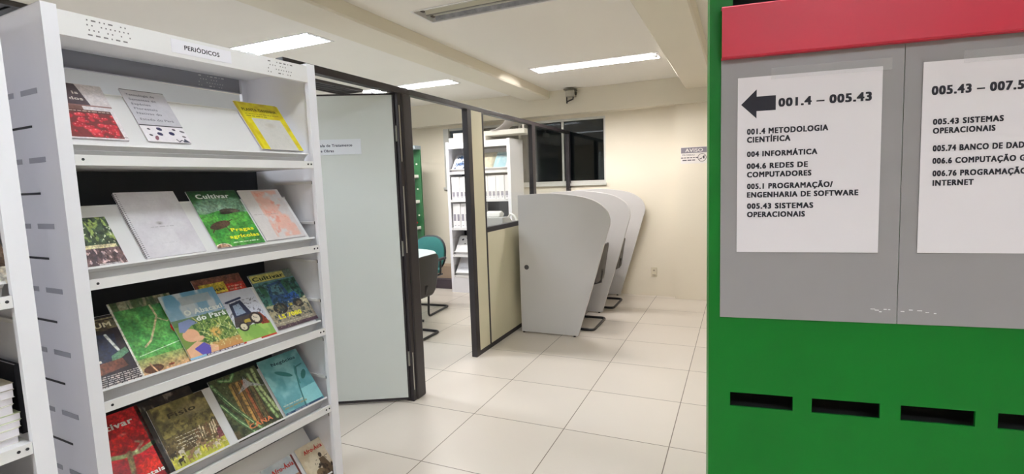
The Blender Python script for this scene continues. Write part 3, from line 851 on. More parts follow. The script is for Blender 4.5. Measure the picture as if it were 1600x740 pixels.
mag('white spiral-bound report with a faint crest, second shelf', LEV[1], .195, .012, .207, .293, a, th=.012, name='spiral_bound_report', cat='report', extra=spiral)
a = Art(.212, .285, base=(44, 112, 46))
a.grad(.78, 1, (40, 96, 44), (32, 70, 40)).ell(.60, .70, .75, .26, (120, 160, 132), soft=.25).ell(.35, .64, .5, .2, (150, 178, 160), soft=.5, a=.7)
a.poly([(0, .30), (0, .55), (.4, .63), (1, .58), (1, 0), (0, 0)], (58, 134, 54)).mottle(6, 5, 31, (84, 160, 66), .5, .66, y1=.58)
a.ell(.62, .62, .19, .06, (74, 70, 60)).ell(.75, .61, .10, .035, (104, 92, 80)).ell(.55, .585, .13, .03, (52, 48, 42))
a.ell(.30, .38, .22, .085, (86, 62, 48), rot=.25).ell(.18, .34, .11, .05, (64, 44, 36)).line([(.2, .36), (.08, .26)], .012, (70, 50, 40)).line([(.38, .36), (.42, .27)], .012, (70, 50, 40)).line([(.46, .42), (.58, .46)], .01, (70, 50, 40))
a.ell(.13, .0, .16, .09, (226, 206, 190)).ell(.13, 0, .13, .075, (132, 96, 76)).mottle(10, 8, 33, (190, 150, 120), .55, .62, x1=.26, y1=.07).greek(.35, .9, .055, .014, (220, 230, 210), 4)
YEL = ink('yellow', (244, 236, 40))
mag('green Cultivar magazine with beetles and yellow headline, second shelf', LEV[1], .452, .020, .212, .286, a, n=.003,
    text=[('Cultivar', .13, .80, .855, .085, ink('white', (240, 244, 240)), .035), ('Pragas', .44, .92, .245, .065, YEL, .035), ('agrícolas', .34, .96, .13, .065, YEL, .035)])
a = Art(.205, .278, base=(222, 214, 212))
a.mottle(4, 6, 41, (236, 178, 158), .42, .62, x0=.30, x1=.92, y0=.04, y1=.98, a=.8).mottle(8, 10, 42, (232, 150, 130), .55, .68, x0=.36, x1=.84, y0=.1, y1=.95, a=.7)
a.greek(.06, .66, .50, .007, (176, 160, 156), 1, .6)
mag('whitish booklet with a faint salmon map, right end of the second shelf', LEV[1], .676, .026, .205, .278, a, name='booklet', cat='booklet')
# --- shelf 3
a = Art(.165, .27, base=(44, 34, 42))
a.rect(0, .80, .9, .93, (110, 100, 74)).mottle(6, 4, 51, (70, 60, 50), .5, .6, y0=.78, y1=.95).rect(.02, .945, .85, .965, (150, 140, 110))
a.poly([(.05, .35), (.62, .30), (.72, .72), (.20, .76)], (38, 42, 66)).line([(.56, .72), (.66, .48)], .03, (226, 230, 226)).poly([(.45, .30), (.82, .42), (.8, .50), (.5, .42)], (96, 134, 104))
a.poly([(0, .18), (.70, .24), (.66, .36), (.0, .34)], (112, 66, 52)).rect(0, .36, .30, .39, (214, 206, 196)).ell(.14, .25, .11, .07, (150, 90, 66)).ell(.14, .25, .07, .045, (90, 50, 40))
for i in range(6): a.greek(.05, .88, .03+i*.026, .014, (208, 196, 190), 60+i)
mag('dark FÓRUM magazine at the left end of the third shelf', LEV[2], -.018+.02, .0, .15, .272, a,
    text=[('FÓRUM', -.45+.48, .82, .825, .075, ink('pale_gold', (226, 218, 186)), .03)])
a = Art(.212, .308, base=(78, 152, 76))
a.grad(.0, .22, (226, 170, 130), (150, 170, 100)).grad(.22, .9, (92, 168, 84), (58, 126, 66)).mottle(4, 4, 61, (112, 186, 98), .5, .7, y0=.22, y1=.88, a=.7)
a.rect(0, .88, 1, 1, (150, 146, 120)).mottle(12, 3, 62, (70, 90, 60), .48, .6, y0=.88).line([(.01, 0), (.01, 1)], .022, (238, 232, 220))
a.line([(.60, .88), (.62, .72), (.52, .60), (.36, .42), (.24, .36)], .018, (206, 190, 150)).line([(.60, .70), (.74, .62), (.88, .66), (.94, .72)], .012, (196, 184, 146))
a.ell(.90, .72, .07, .035, (214, 206, 180), rot=.7).ell(.84, .52, .10, .12, (206, 38, 34), rot=-.25).ell(.90, .56, .07, .13, (60, 24, 22), rot=-.3).poly([(.78, .42), (.92, .38), (.96, .42), (.86, .44)], (66, 34, 28))
a.line([(.1, .26), (.98, .345)], .008, (206, 232, 200)).ell(.20, .07, .15, .075, (92, 56, 36)).line([(.18, .14), (.24, .01)], .012, (232, 180, 140)).ell(.48, .065, .05, .02, (150, 70, 50)).mottle(14, 6, 64, (60, 46, 40), .56, .62, x0=.55, y1=.10)
mag('green magazine with a red bird hanging from a pale twig, third shelf', LEV[2], .140, .002, .212, .308, a, n=.002)
a = Art(.212, .285, base=(120, 84, 70)); a.grad(.6, 1, (178, 60, 44), (120, 84, 72)).rect(.55, .6, 1, .84, (196, 58, 48)).rect(0.08, .84-.12, .60, .84+.06, (214, 190, 70)).greek(.64, .95, .78, .02, (226, 160, 140), 2).greek(.64, .9, .73, .02, (226, 160, 140), 5)
mag('red and brown magazine with a yellow title tab, peeping out behind the tractor one', LEV[2], .452, .058, .205, .285, a, th=.004,
    text=[('Plantas', .12, .57, .755, .06, ink('dark_brown', (56, 44, 20)), .03)])
a = Art(.20, .25, base=(206, 208, 220))
a.rect(0, 0, 1, .30, (132, 176, 84)).mottle(6, 3, 71, (160, 196, 100), .5, .6, y1=.3).rect(0, 0, 1, .035, (190, 60, 44)).rect(.28, 0, .62, .03, (232, 226, 220))
a.poly([(.30, .46), (.34, .76), (.62, .80), (.72, .50), (.6, .42)], (40, 44, 74)).poly([(.37, .52), (.40, .72), (.55, .74), (.6, .54)], (150, 166, 190)).poly([(.22, .32), (.30, .50), (.66, .50), (.70, .36), (.5, .28)], (70, 62, 62)).poly([(.72, .42), (.88, .50), (.96, .36), (.98, .24), (.80, .26)], (150, 60, 42))
a.ell(.74, .40, .15, .15, (56, 40, 40)).ell(.74, .40, .09, .10, (222, 210, 190)).ell(.40, .30, .11, .11, (52, 42, 42)).ell(.40, .30, .07, .075, (220, 210, 186)).rect(.46, .36, .60, .42, (186, 160, 60)).line([(.30, .80), (.64, .84)], .025, (40, 46, 80))
a.mottle(30, 38, 75, (40, 38, 44), .6, .7, x0=.22, x1=.96, y0=.26, y1=.8, a=.5)
mag('white-topped magazine with a blue tractor on grass, between two others on the third shelf', LEV[2], .476, .006, .20, .25, a, n=.0065)
a = Art(.216, .286, base=(150, 176, 196))
a.grad(.60, 1, (150, 184, 206), (106, 164, 200)).mottle(5, 3, 81, (206, 214, 220), .48, .64, y0=.6).rect(.30, .80, .86, .93, (176, 184, 190), .8)
a.rect(0, 0, 1, .56, (120, 146, 72)).grad(.50, .60, (84, 116, 56), (112, 140, 110)).mottle(9, 8, 82, (60, 96, 44), .5, .6, y0=.1, y1=.56, x0=.3)
rg = np.random.default_rng(8)
for i in range(46):
    x, y = rg.uniform(.40, .98), rg.uniform(.12, .5); an = rg.uniform(.5, 2.6)
    a.line([(x, y), (x+.16*math.cos(an), y+.12*math.sin(an))], .009, tuple(rg.choice([(168, 196, 96), (196, 210, 140), (90, 126, 60), (214, 200, 110)])))
a.ell(.62, .30, .13, .13, (222, 176, 100), soft=.5).grad(0, .16, (220, 140, 90), (206, 160, 100), .85)
a.ell(.20, .34, .14, .13, (232, 176, 140)).poly([(.04, .42), (.10, .56), (.30, .58), (.42, .50), (.28, .48), (.12, .40)], (124, 136, 176)).ell(.30, .27, .10, .05, (236, 186, 150)).poly([(.02, .0), (.02, .16), (.24, .24), (.55, .10), (.50, 0)], (232, 182, 146)).poly([(.14, .14), (.34, .20), (.42, .12), (.36, .0), (.24, .0)], (92, 80, 170))
a.rect(.20, 0, 1, .022, (60, 30, 60)).greek(.3, 1, .004, .014, (226, 220, 226), 3).rect(0, 0, .28, .03, (150, 196, 222))
WHT = ink('white', (0, 0, 0))
a.mottle(30, 36, 85, (54, 84, 40), .56, .68, x0=.36, y0=.14, y1=.54, a=.7).mottle(34, 34, 86, (226, 226, 170), .66, .74, x0=.4, y0=.06, y1=.5, a=.8)
mag('blue-sky magazine O Abacaxi do Pará with a farmer among pineapples, front of third shelf', LEV[2], .300, .006, .216, .286, a, n=.0135,
    text=[('O Abacaxi', .27, .97, .635, .085, WHT, .035), ('do Pará', .42, .97, .52, .085, WHT, .035)])
a = Art(.222, .296, base=(70, 112, 108))
a.rect(0, .84, 1, 1, (118, 132, 120)).rect(.02, .85, .80, .98, (206, 198, 112)).grad(.40, .84, (58, 116, 96), (96, 142, 150)).mottle(6, 5, 91, (46, 92, 66), .46, .6, y0=.4, y1=.82).rect(0, .36, 1, .42, (176, 168, 130))
a.grad(.06, .38, (150, 140, 126), (172, 160, 124)).poly([(.18, .44), (.28, .78), (.62, .82), (.66, .54), (.86, .50), (.84, .34), (.3, .32)], (50, 82, 124)).poly([(.52, .52), (.80, .58), (.86, .48), (.60, .44)], (46, 94, 176)).poly([(.30, .58), (.34, .75), (.55, .77), (.57, .57)], (84, 128, 140))
a.ell(.30, .34, .16, .13, (44, 38, 38)).ell(.30, .34, .09, .075, (116, 104, 74)).ell(.76, .36, .13, .10, (48, 42, 40)).ell(.76, .36, .06, .05, (110, 96, 76)).rect(.50, .34, .62, .39, (196, 176, 60)).poly([(.84, .42), (1, .46), (1, .30), (.88, .30)], (196, 186, 150))
a.rect(0, 0, 1, .06, (86, 66, 76)).greek(.1, .9, .09, .012, (200, 190, 170), 3)
a.mottle(20, 26, 95, (30, 46, 50), .5, .68, y0=.12, y1=.82, a=.75).mottle(30, 30, 96, (196, 190, 150), .66, .76, y1=.45, a=.7)
mag('Cultivar magazine with a dark blue tractor and yellow LS 7080 headline, third shelf', LEV[2], .694, .020, .222, .296, a, amt=.2,
    text=[('Cultivar', .05, .78, .875, .075, ink('dark_green', (36, 48, 24)), .03), ('LS 7080', .16, .70, .165, .075, YEL, .035)])
# --- shelf 4
a = Art(.19, .286, base=(196, 30, 40))
a.grad(.72, 1, (206, 40, 48), (196, 36, 44)).ell(.62, .62, .42, .24, (214, 36, 36), soft=.5).ell(.36, .28, .30, .22, (150, 24, 34), soft=.4).ell(.78, .20, .34, .20, (222, 52, 40), soft=.5)
a.line([(.12, .50), (.42, .44), (.72, .42), (.98, .46)], .045, (150, 160, 110)).line([(.55, .45), (.50, .25), (.46, .05)], .05, (134, 120, 84)).line([(.66, .44), (.82, .52), (.72, .56)], .025, (196, 206, 160)).mottle(5, 5, 101, (130, 16, 28), .55, .7, a=.6)
a.ell(.58, .70, .10, .04, (240, 120, 110), soft=.8)
mag('red tomato Cultivar magazine at the left end of the fourth shelf', LEV[3], .004, .006, .186, .286, a,
    text=[('Cultivar', .03, .84, .80, .085, ink('white', (0, 0, 0)), .035), ('vegetais', .40, .97, .08, .06, ink('white', (0, 0, 0)), .035)])
a = Art(.205, .29, base=(52, 44, 42)); a.mottle(14, 2, 111, (116, 106, 98), .52, .6).mottle(5, 5, 112, (34, 28, 28), .5, .6)
mag('dark brown magazine mostly hidden behind the cattle magazine, fourth shelf', LEV[3], .182, .006, .20, .285, a)
a = Art(.207, .262, base=(120, 110, 66))
a.mottle(5, 5, 121, (160, 146, 86), .48, .66).mottle(4, 5, 122, (74, 66, 48), .5, .64).ell(.72, .78, .4, .2, (150, 134, 96), soft=.7, a=.7).rect(0, 0, .05, 1, (92, 84, 60))
a.grad(0, .22, (196, 196, 76), (150, 150, 70)).mottle(6, 3, 123, (222, 214, 90), .5, .62, y1=.2).grad(.22, .50, (92, 72, 50), (110, 94, 60), .7)
rg = np.random.default_rng(12)
for i in range(13):
    x, y = .08+i*.072+rg.uniform(-.02, .02), rg.uniform(.10, .26)+i*.004; k = rg.choice([(58, 48, 40), (206, 196, 180), (70, 56, 46), (150, 120, 90)])
    a.ell(x, y, .05, .035, tuple(k), rot=rg.uniform(-.3, .3)); a.line([(x-.03, y), (x-.035, y-.07)], .01, tuple(k)); a.line([(x+.03, y), (x+.035, y-.06)], .01, tuple(k)); a.ell(x+.05, y+.03, .02, .02, tuple(k))
for i in range(10): a.line([(.55+i*.045, .30), (.58+i*.045, .46+.02*(i % 3))], .012, tuple(rg.choice([(206, 176, 130), (232, 214, 180), (120, 84, 60)])))
a.poly([(.88, .20), (1, .20), (1, .36), (.92, .34)], (120, 62, 70))
for i in range(4): a.greek(.22, .68-.05*i, .46-.05*i, .013, (222, 214, 190), 130+i)
a.mottle(26, 34, 125, (60, 50, 38), .52, .66, y0=.24, y1=.7, a=.55).mottle(34, 30, 126, (226, 214, 180), .66, .74, y0=.08, y1=.42, a=.8)
mag('olive Fisio magazine with a herd of cattle along the bottom, fourth shelf', LEV[3], .210, -.006, .207, .262, a, amt=.2, n=.0065,
    text=[('Fisio', .26, .76, .76, .085, ink('ochre_dark', (58, 50, 34)), .02)])
a = Art(.218, .288, base=(84, 92, 60))
a.mottle(5, 6, 131, (52, 58, 44), .48, .6).rect(.32, .16, .62, .86, (104, 82, 50))
for x, c_ in ((.36, (176, 140, 76)), (.50, (196, 150, 84)), (.62, (170, 96, 62)), (.74, (120, 104, 70))):
    a.line([(x, .82), (x-.02, .18)], .045, c_); a.line([(x+.025, .82), (x+.005, .18)], .012, (84, 56, 40))
for (p, c_) in (([(.03, .92), (.14, .62), (.34, .30), (.50, .06)], (112, 150, 96)), ([(.08, .78), (.22, .50), (.42, .18)], (70, 104, 66)), ([(.02, .60), (.18, .30), (.36, .04)], (84, 128, 84)), ([(.78, .9), (.82, .5), (.90, .1)], (150, 176, 110)), ([(.9, .95), (.88, .6), (.98, .2)], (176, 190, 130)), ([(.2, .95), (.4, .9), (.5, .98)], (110, 160, 96))):
    a.line(p, .035, c_); a.line(p, .008, (190, 208, 160))
a.poly([(.42, .66), (.70, .72), (.98, .64), (.72, .79), (.66, .9), (.60, .78)], (214, 214, 226), .75).rect(.0, .0, .10, .16, (96, 84, 60)).greek(.2, .9, .03, .02, (226, 222, 206), 3)
a.mottle(26, 34, 135, (40, 44, 34), .56, .70, a=.45).mottle(30, 30, 136, (186, 200, 150), .70, .8, a=.35)
mag('sugar cane magazine with green leaves and orange title, fourth shelf', LEV[3], .456, -.008, .218, .288, a, amt=.2, n=.0015,
    text=[('CANA', .30, .80, .10, .075, ink('orange', (220, 130, 84)), .03), ('io', .62, .72, .845, .05, ink('dark_green', (0, 0, 0)), .02)])
a = Art(.218, .288, base=(112, 176, 180))
a.grad(0, 1, (96, 160, 170), (140, 196, 198)).mottle(4, 5, 141, (150, 206, 206), .48, .66, a=.7).mottle(3, 4, 142, (76, 142, 150), .52, .7, a=.6).poly([(.55, 0), (1, .06), (1, .34), (.58, .32)], (150, 212, 214))
a.line([(.52, .06), (.60, .36), (.66, .52), (.76, .70), (.92, .72)], .016, (54, 116, 116)).ell(.42, .66, .20, .05, (58, 128, 126), rot=-.55).ell(.84, .54, .12, .055, (50, 116, 110), rot=.9).line([(.66, .42), (.68, .60), (.74, .72)], .02, (70, 140, 138))
a.rect(.02, 0, .96, .055, (44, 74, 104)).mottle(8, 2, 143, (120, 130, 150), .5, .6, y1=.05).greek(.05, .56, .16, .02, (196, 206, 190), 2).greek(.05, .60, .11, .03, (150, 150, 120), 4)
mag('teal-blue Negócios magazine with a green sprout, right end of the fourth shelf', LEV[3], .684, -.002, .218, .280, a, n=.0075,
    text=[('Negócios', .26, .86, .865, .06, ink('navy_teal', (28, 62, 78)), .02)])
# --- bottom shelf
RD = ink('brick_red', (196, 50, 44))
a = Art(.165, .225, base=(186, 196, 204)); a.mottle(4, 4, 151, (206, 212, 216), .45, .65).rect(.3, 0, 1, .60, (170, 128, 96)).mottle(6, 6, 152, (206, 176, 140), .5, .62, x0=.3, y1=.6).rect(.94, 0, 1, 1, (112, 50, 44))
mag('pale blue Afro-Ásia journal with red title on the bottom shelf', LEV[4], .612, -.052, .170, .228, a, name='journal', cat='journal',
    text=[('Afro-Ásia', .22, .90, .78, .10, RD, .035)])
a = Art(.172, .228, base=(222, 208, 182)); a.mottle(4, 4, 161, (206, 188, 158), .5, .7)
a.ell(.62, .66, .055, .07, (66, 52, 42)).poly([(.54, .60), (.70, .60), (.80, .34), (.84, 0), (.46, 0), (.50, .36)], (104, 84, 62)).ell(.40, .34, .13, .10, (120, 98, 70)).poly([(.36, 0), (.44, .34), (.54, .30), (.56, 0)], (84, 66, 48)).mottle(10, 10, 162, (60, 46, 36), .55, .65, x0=.36, x1=.85, y1=.6)
mag('cream Afro-Ásia journal with a brown statue figure on the bottom shelf', LEV[4], .795, -.050, .172, .228, a, n=.0045, name='journal', cat='journal',
    text=[('Afro-Ásia', .20, .82, .80, .095, RD, .035)])

# --- the bookcase at the left edge of the frame
a = Art(.20, .28, base=(150, 110, 150)); a.mottle(4, 4, 171, (92, 60, 120), .45, .65).mottle(5, 5, 172, (206, 170, 190), .58, .7)
mag('purple magazine at the right end of the second bookcase upper shelf, photo left edge', NLEV[0], .733, .010, .20, .28, a, origin=near_o, group='magazines in the left edge bookcase')
a = Art(.20, .28, base=(128, 104, 84)); a.mottle(4, 4, 173, (84, 64, 50), .45, .65).rect(0, 0, 1, .2, (226, 216, 200)).mottle(10, 6, 174, (150, 120, 100), .55, .6, y1=.2)
mag('brown-covered magazine with white foot at the right end of the left edge bookcase', NLEV[1], .735, .006, .20, .28, a, origin=near_o, group='magazines in the left edge bookcase')
# journal stack lying on the flat shelf
JC = [(226, 224, 214), (206, 202, 186), (214, 214, 196), (170, 178, 140), (216, 212, 200), (190, 186, 170), (224, 222, 216), (150, 140, 120)]
ordn = ['bottom', 'second from bottom', 'third from bottom', 'fourth from bottom', 'fourth from top', 'third from top', 'second from top', 'top']
Rz = Matrix.Rotation(CASE_RZ, 4, 'Z'); zz = .80; rr = random.Random(3)
for i, c_ in enumerate(JC):
    th = rr.uniform(.018, .026)
    g = thing('journal', '%s journal of the pale stack on the left edge bookcase' % ordn[i], 'journal', group='stacked journals at the left edge')
    g.matrix_world = Matrix.Translation(near_o) @ Rz @ Matrix.Translation((.682+rr.uniform(-.012, .012), .03+rr.uniform(0, .02), zz))
    MB().box(0, .205, 0, .28, .0012, th-.0012).build('pages', PAPER, g)
    m_ = mat('journal_cover_%d' % i, c_, .5, var=.05)
    MB().box(-.001, .207, -.001, .282, 0, .0012).box(-.001, .207, -.001, .282, th-.0012, th).box(-.001, .0, -.001, .282, 0, th).build('cover', m_, g)
    zz += th
rr = random.Random(9); x = .60
for i, c_ in enumerate([(150, 146, 132), (206, 200, 188), (110, 104, 92), (190, 186, 176), (84, 80, 84)]):
    w = rr.uniform(.028, .045); h = rr.uniform(.20, .26)
    g = thing('book', '%s upright book low in the bookcase at the left edge' % ['first', 'second', 'third', 'fourth', 'fifth'][i], 'book', group='upright books at the left edge')
    g.matrix_world = Matrix.Translation(near_o) @ Rz @ Matrix.Translation((x, .05, .42))
    MB().box(.002, w-.002, .003, .16, .003, h-.003).build('pages', PAPER, g)
    MB().box(0, .002, 0, .163, 0, h).box(w-.002, w, 0, .163, 0, h).box(0, w, 0, .003, 0, h).build('cover', mat('book_cover_%d' % i, c_, .5, var=.06), g)
    x += w+.002

g = thing('dark_gap_slab', 'black slab standing in for the dark gap beside the pale journal stack', 'folder')  # added black slab, stands in for shade between stack and side panel
g.matrix_world = Matrix.Translation(near_o) @ Rz @ Matrix.Translation((.915, .09, .80))
MB().box(0, .014, 0, .002, 0, .20).box(0, .002, 0, .16, 0, .20).box(.012, .014, 0, .16, 0, .20).build('cover', mat('gap_black', (34, 34, 40), .5), g)
MB().box(.0025, .0115, .004, .155, .002, .195).build('pages', PAPER, g)

# ------------------------------------------------------------------ white bookcase inside the office
OC = Vector((-1.425, 3.83, 0))
periodical_case('white steel bookcase against the office back wall, full of binders', OC, 0, W=.855, top=2.025, depth=.42, tilted=(1.63, .52, .235), flat=(1.262, .885), header=(1.935, 2.018), split=1.63, perf=False, slots=False, rear=True, kick=.2)
def omag(label, lip, s, w, h, art, t=.004, n=.0015, **k):
    return mag(label, lip, s, t, w, h, art, origin=OC, rz=0.0, n=n, group='publications in the office bookcase', **k)
a = Art(.20, .26, base=(214, 218, 226)); a.mottle(4, 4, 181, (84, 110, 150), .55, .68).mottle(6, 6, 182, (40, 46, 70), .66, .72)
omag('white magazine with blue blotches, top left of the office bookcase', 1.63, .03, .20, .26, a)
a = Art(.20, .26, base=(226, 228, 230)); a.mottle(5, 4, 183, (150, 170, 196), .6, .7)
omag('pale magazine second from the left on the office bookcase top shelf', 1.63, .235, .19, .25, a)
a = Art(.20, .27, base=(206, 196, 170)); a.mottle(4, 4, 184, (176, 170, 150), .5, .65)
omag('cream magazine in the middle of the office bookcase top shelf', 1.63, .43, .15, .27, a)
a = Art(.20, .27, base=(160, 198, 210)); a.mottle(4, 4, 185, (190, 216, 222), .5, .65).rect(0, .8, 1, .9, (120, 170, 190))
omag('light blue magazine at the right end of the office bookcase top shelf', 1.63, .60, .22, .27, a)
a = Art(.26, .27, base=(230, 228, 226))
for x, y, r in ((.2, .75, .07), (.45, .85, .06), (.8, .8, .06), (.75, .45, .05), (.4, .5, .04), (.85, .2, .05)): a.ell(x, y, r, r*.8, (46, 40, 44), rot=.5)
omag('white magazine dotted with black spots, lower left of the office bookcase', .52, .02, .26, .27, a)
a = Art(.22, .28, base=(216, 208, 204)); a.mottle(4, 5, 187, (150, 140, 138), .55, .66)
omag('greyish magazine beside the black-spotted one in the office bookcase', .52, .30, .22, .27, a)
a = Art(.22, .28, base=(228, 228, 232)); a.greek(.1, .9, .3, .02, (170, 170, 180), 1).greek(.1, .8, .2, .02, (170, 170, 180), 2)
omag('white magazine on the lowest slanted shelf of the office bookcase', .235, .03, .24, .24, a)
a = Art(.20, .28, base=(206, 194, 184)); a.mottle(4, 5, 188, (130, 110, 104), .55, .66)
omag('brownish magazine on the lowest slanted shelf of the office bookcase', .235, .30, .22, .24, a)
BIND = mat('binder_white', (236, 234, 234), .5); SPL = mat('spine_label', (150, 146, 156), .6)
NUM = ['first', 'second', 'third', 'fourth', 'fifth', 'sixth', 'seventh', 'eighth', 'ninth', 'tenth', 'eleventh', 'twelfth', 'thirteenth', 'fourteenth', 'fifteenth', 'sixteenth']
rr = random.Random(11)
proto = None
for row, (z, h, n) in enumerate(((1.262, .305, 14), (.885, .325, 7))):
    w = .845/14
    for i in range(n):
        lb = '%s white binder from the left on the %s binder row of the office bookcase' % (NUM[i], ('upper', 'lower')[row])
        loc = OC+Vector((.005+i*w, .03+rr.uniform(0, .015), z))
        if i == 0:
            g = thing('binder', lb, 'binder', loc, group='white binders in the office bookcase')
            MB().box(0, .002, 0, .23, 0, h).box(w-.004, w-.002, 0, .23, 0, h).box(0, w-.002, 0, .003, 0, h).build('cover', BIND, g)
            MB().box(.003, w-.005, .012, .225, .003, h-.012).build('pages', PAPER, g)
            MB().box(.012, w-.014, -.0008, 0, .04+.05*row, .10+.08*row).box(.018, w-.02, -.0008, 0, .02, .03).build('spine_label', SPL, g)
            proto = g
        else:
            g = proto.copy(); COL.objects.link(g); g.location = loc; g['label'] = lb
            for ch in list(proto.children):
                c2 = ch.copy(); COL.objects.link(c2); c2.parent = g
# flat boxes and a rolled sheet on top of it
tag(MB().box(0, .55, 0, .30, 0, .055).build('flat_box', mat('flat_box_white', (226, 222, 212), .6), None, bevel=.003, loc=OC+Vector((-.01, .04, 2.025))), 'short flat white box lying on the office bookcase', 'box', 'boxes on the office bookcase')
tag(MB().box(0, 1.03, 0, .28, 0, .06).build('flat_box', mat('flat_box_white', (0, 0, 0)), None, bevel=.003, loc=OC+Vector((.05, .06, 2.080))), 'long flat white box on top of the short one, overhanging the office bookcase', 'box', 'boxes on the office bookcase')
tag(MB().sheet([(0, 0), (.06, .004), (.13, .03), (.19, .075), (.23, .13)], 0, .30, .003).build('paper_sheet', PAPER, None, loc=OC+Vector((.62, .32, 2.141)), smooth=True), 'curled white sheet rising from the long flat box', 'paper')
bpy.data.objects['paper_sheet'].rotation_euler = (0, 0, -PI/2)
tag(MB().cyl((0, 0, 0), (0, 0, 1), .014, .10, 12).build('cardboard_tube', mat('tube_white', (228, 224, 216), .6), None, loc=OC+Vector((1.04, .12, 2.14)), smooth=True), 'short white tube standing on the right end of the long flat box', 'tube')

# ------------------------------------------------------------------ green bookcase end with the subject signs
PA = math.radians(82.93); LEAN = .03
ud = Vector((math.sin(PA), math.cos(PA), 0)); nd = Vector((math.cos(PA), -math.sin(PA), 0))     # nd faces the viewer
up = Vector((0, 0, 1))*math.cos(LEAN)-nd*math.sin(LEAN)
yb = up.cross(ud)                        # into the bookcase
O_ = Vector((2.139, -2.158, 0))+nd*(-.94294)+Vector((0, 0, 1.35))-up*1.35
PM = Matrix((ud, yb, up)).transposed().to_4x4(); PM.translation = O_
def at_panel(o, u=0, y=0, z=0): o.matrix_world = PM @ Matrix.Translation((u, y, z))
gc = thing('bookcase', 'bright green steel bookcase end with red band and black slots, right foreground', 'bookcase')
at_panel(gc)
UL, UR, ZT = .068, .905, 2.06
# end panel with two rows of through slots
SL = [(.1036+k*.127, .1036+k*.127+.0985) for k in range(6)]
rows = [(.36, .385), (1.0542, 1.0792), (1.733, 1.765)]
ep = MB(); zprev = 0.0
for z0, z1 in rows:
    ep.box(UL, UR, 0, .004, zprev, z0)
    xp = UL
    for a_, b_ in SL: ep.box(xp, a_, 0, .004, z0, z1); xp = b_
    ep.box(xp, UR, 0, .004, z0, z1); zprev = z1
ep.box(UL, UR, 0, .004, zprev, ZT)
ep.build('end_panel', GREEN, gc)
MB().box(UL+.02, UR-.02, .045, .05, .05, ZT-.02).build('slot_blackout', BLACK, gc)  # black sheet added behind the slots to keep them dark
fl_ = MB().box(UL, UL+.012, .004, .05, 0, ZT).box(UR-.012, UR, .004, .05, 0, ZT)
fl_.build('edge_flange', GREEN, gc)
MB().box(UL+.12, UR-.12, .05, .9, ZT-.06, ZT-.05).build('top_panel', GREEN, gc)
MB().box(UL+.40, UL+.41, .05, .9, .08, ZT-.06).build('back_panel', GREEN, gc)
MB().box(UL+.12, UR-.12, .88, .9, 0.02, ZT-.05).build('far_end_panel', GREEN, gc)
for z in (.08, .42, .76, 1.10, 1.44, 1.78):
    MB().box(UL+.12, UR-.12, .05, .88, z, z+.025).build('shelf', GREEN, gc)
# red band, a folded steel cap proud of the panel
MB().sheet([(-.0005, 1.7289), (-.016, 1.7285), (-.018, 1.7265), (-.018, 1.649), (-.016, 1.647), (-.006, 1.6468)], .0855, UR-.02, .0016).build('header_band', REDP, gc, bevel=.0)
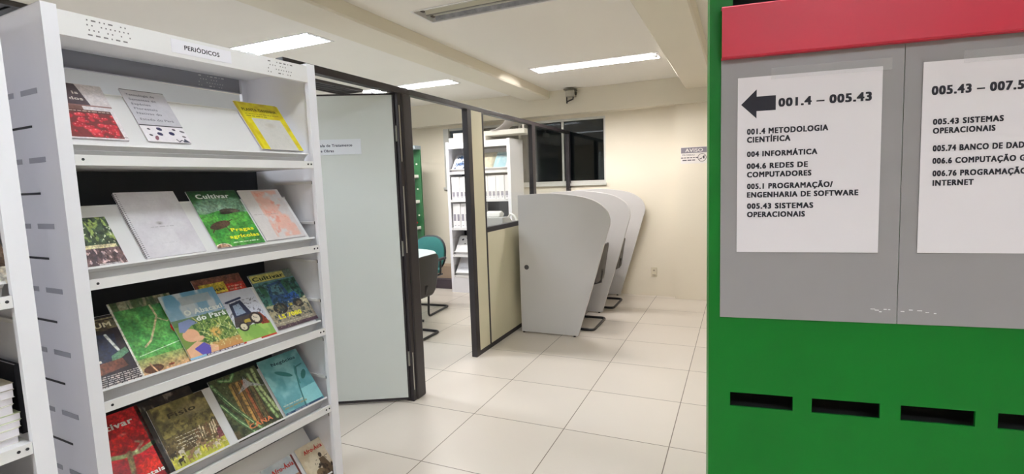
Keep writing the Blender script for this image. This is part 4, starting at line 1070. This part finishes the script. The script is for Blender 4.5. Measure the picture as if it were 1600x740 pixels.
# two grey plastic pockets, each with its printed sheet
def board(u0, u1, label, sheet, lines, arrow=False):
    t = thing('sign_board', label, 'sign', group='grey subject boards on the green bookcase')
    at_panel(t)
    ZB = 1.2125
    MB().grid(14, 14, lambda a, b: (u0+(u1-u0)*a, -.0032-.0035*math.sin(a*PI)*math.sin(b*PI)*.4, ZB+(1.6468+.004-ZB)*b)).build('board_front', GREYPL, t, smooth=True)
    MB().box(u0, u1, -.0022, -.0004, ZB, 1.6508).build('board_back', mat('board_edge', (206, 204, 204), .3), t)
    s0, s1, z0, z1 = sheet
    sh = MB().box(s0, s1, -.0056, -.0048, z0, z1).build('paper_sheet', PAPER, t)
    fn = lambda x, y, z: (x, -.0056-z, y)
    for s, a_, b_, y, h, *bd in lines: text_mesh('lettering', s, a_, b_, y, h, INK, sh, fn, bd[0] if bd else .055)
    if arrow:
        x0, z0_, L, hh = arrow
        MB().prism([(x0, z0_), (x0+L*.45, z0_-hh), (x0+L*.45, z0_-hh*.5), (x0+L, z0_-hh*.5), (x0+L, z0_+hh*.5), (x0+L*.45, z0_+hh*.5), (x0+L*.45, z0_+hh)], lambda a, b, c: (a, -.0057-c, b), 0, .0003).build('arrow', INK, sh)
    # little white creases where the plastic has been folded
    rr = random.Random(int(u0*1000)); sc_ = MB()
    for k in range(5):
        x = (u1-.012-k*.006) if u0 < .2 else (u0+.004+k*.011); z = ZB+.020+rr.uniform(-.002, .003)
        sc_.box(x, x+rr.uniform(.003, .007), -.0040, -.0034, z, z+.0012)
    sc_.build('crease_mark', mat('crease_white', (236, 236, 238), .3), t)
    # clear tape along the top and bottom edges
    MB().box(s0+.05, s1+.012, -.0062, -.0058, z1-.006, z1+.012).build('clear_tape', MATS['clear_tape'], t)
    return t
_tp = mat('clear_tape', (235, 235, 240), .12); _tp.node_tree.nodes['Principled BSDF'].inputs['Alpha'].default_value = .12
board(.0862, .3466, 'grey board with white sheet, black arrow and 001.4 – 005.43 on green bookcase', (.1115, .3178, 1.326, 1.615), [
    ('001.4 – 005.43', 0.1726, 0.3038, 1.5640, 0.0144), ('001.4 METODOLOGIA', 0.1260, 0.2450, 1.5218, 0.0100), ('CIENTÍFICA', 0.1261, 0.1911, 1.5084, 0.0100),
    ('004 INFORMÁTICA', 0.1263, 0.2303, 1.4850, 0.0095), ('004.6 REDES DE', 0.1261, 0.2169, 1.4652, 0.0096), ('COMPUTADORES', 0.1266, 0.2223, 1.4511, 0.0096),
    ('005.1 PROGRAMAÇÃO/', 0.1268, 0.2530, 1.4317, 0.0096), ('ENGENHARIA DE SOFTWARE', 0.1269, 0.2889, 1.4175, 0.0096), ('005.43 SISTEMAS', 0.1271, 0.2258, 1.3987, 0.0097), ('OPERACIONAIS', 0.1272, 0.2140, 1.3847, 0.0097)],
    arrow=(.1168, 1.5712, .052, .0235))
board(.3478, .6082, 'grey board with white sheet headed 005.43 – 007.5, cut by the right edge', (.3703, .5775, 1.3262, 1.6155), [
    ('005.43 – 007.5', 0.3815, 0.4938, 1.5657, 0.0140), ('005.43 SISTEMAS', 0.3845, 0.4715, 1.5212, 0.0093), ('OPERACIONAIS', 0.3848, 0.4621, 1.5078, 0.0093),
    ('005.74 BANCO DE DADOS', 0.3855, 0.511, 1.4812, 0.0097), ('006.6 COMPUTAÇÃO GRÁFICA', 0.3857, 0.537, 1.4625, 0.0093), ('006.76 PROGRAMAÇÃO', 0.3863, 0.5020, 1.4436, 0.0093), ('INTERNET', 0.3868, 0.4385, 1.4292, 0.0093)])
bpy.context.view_layer.update()
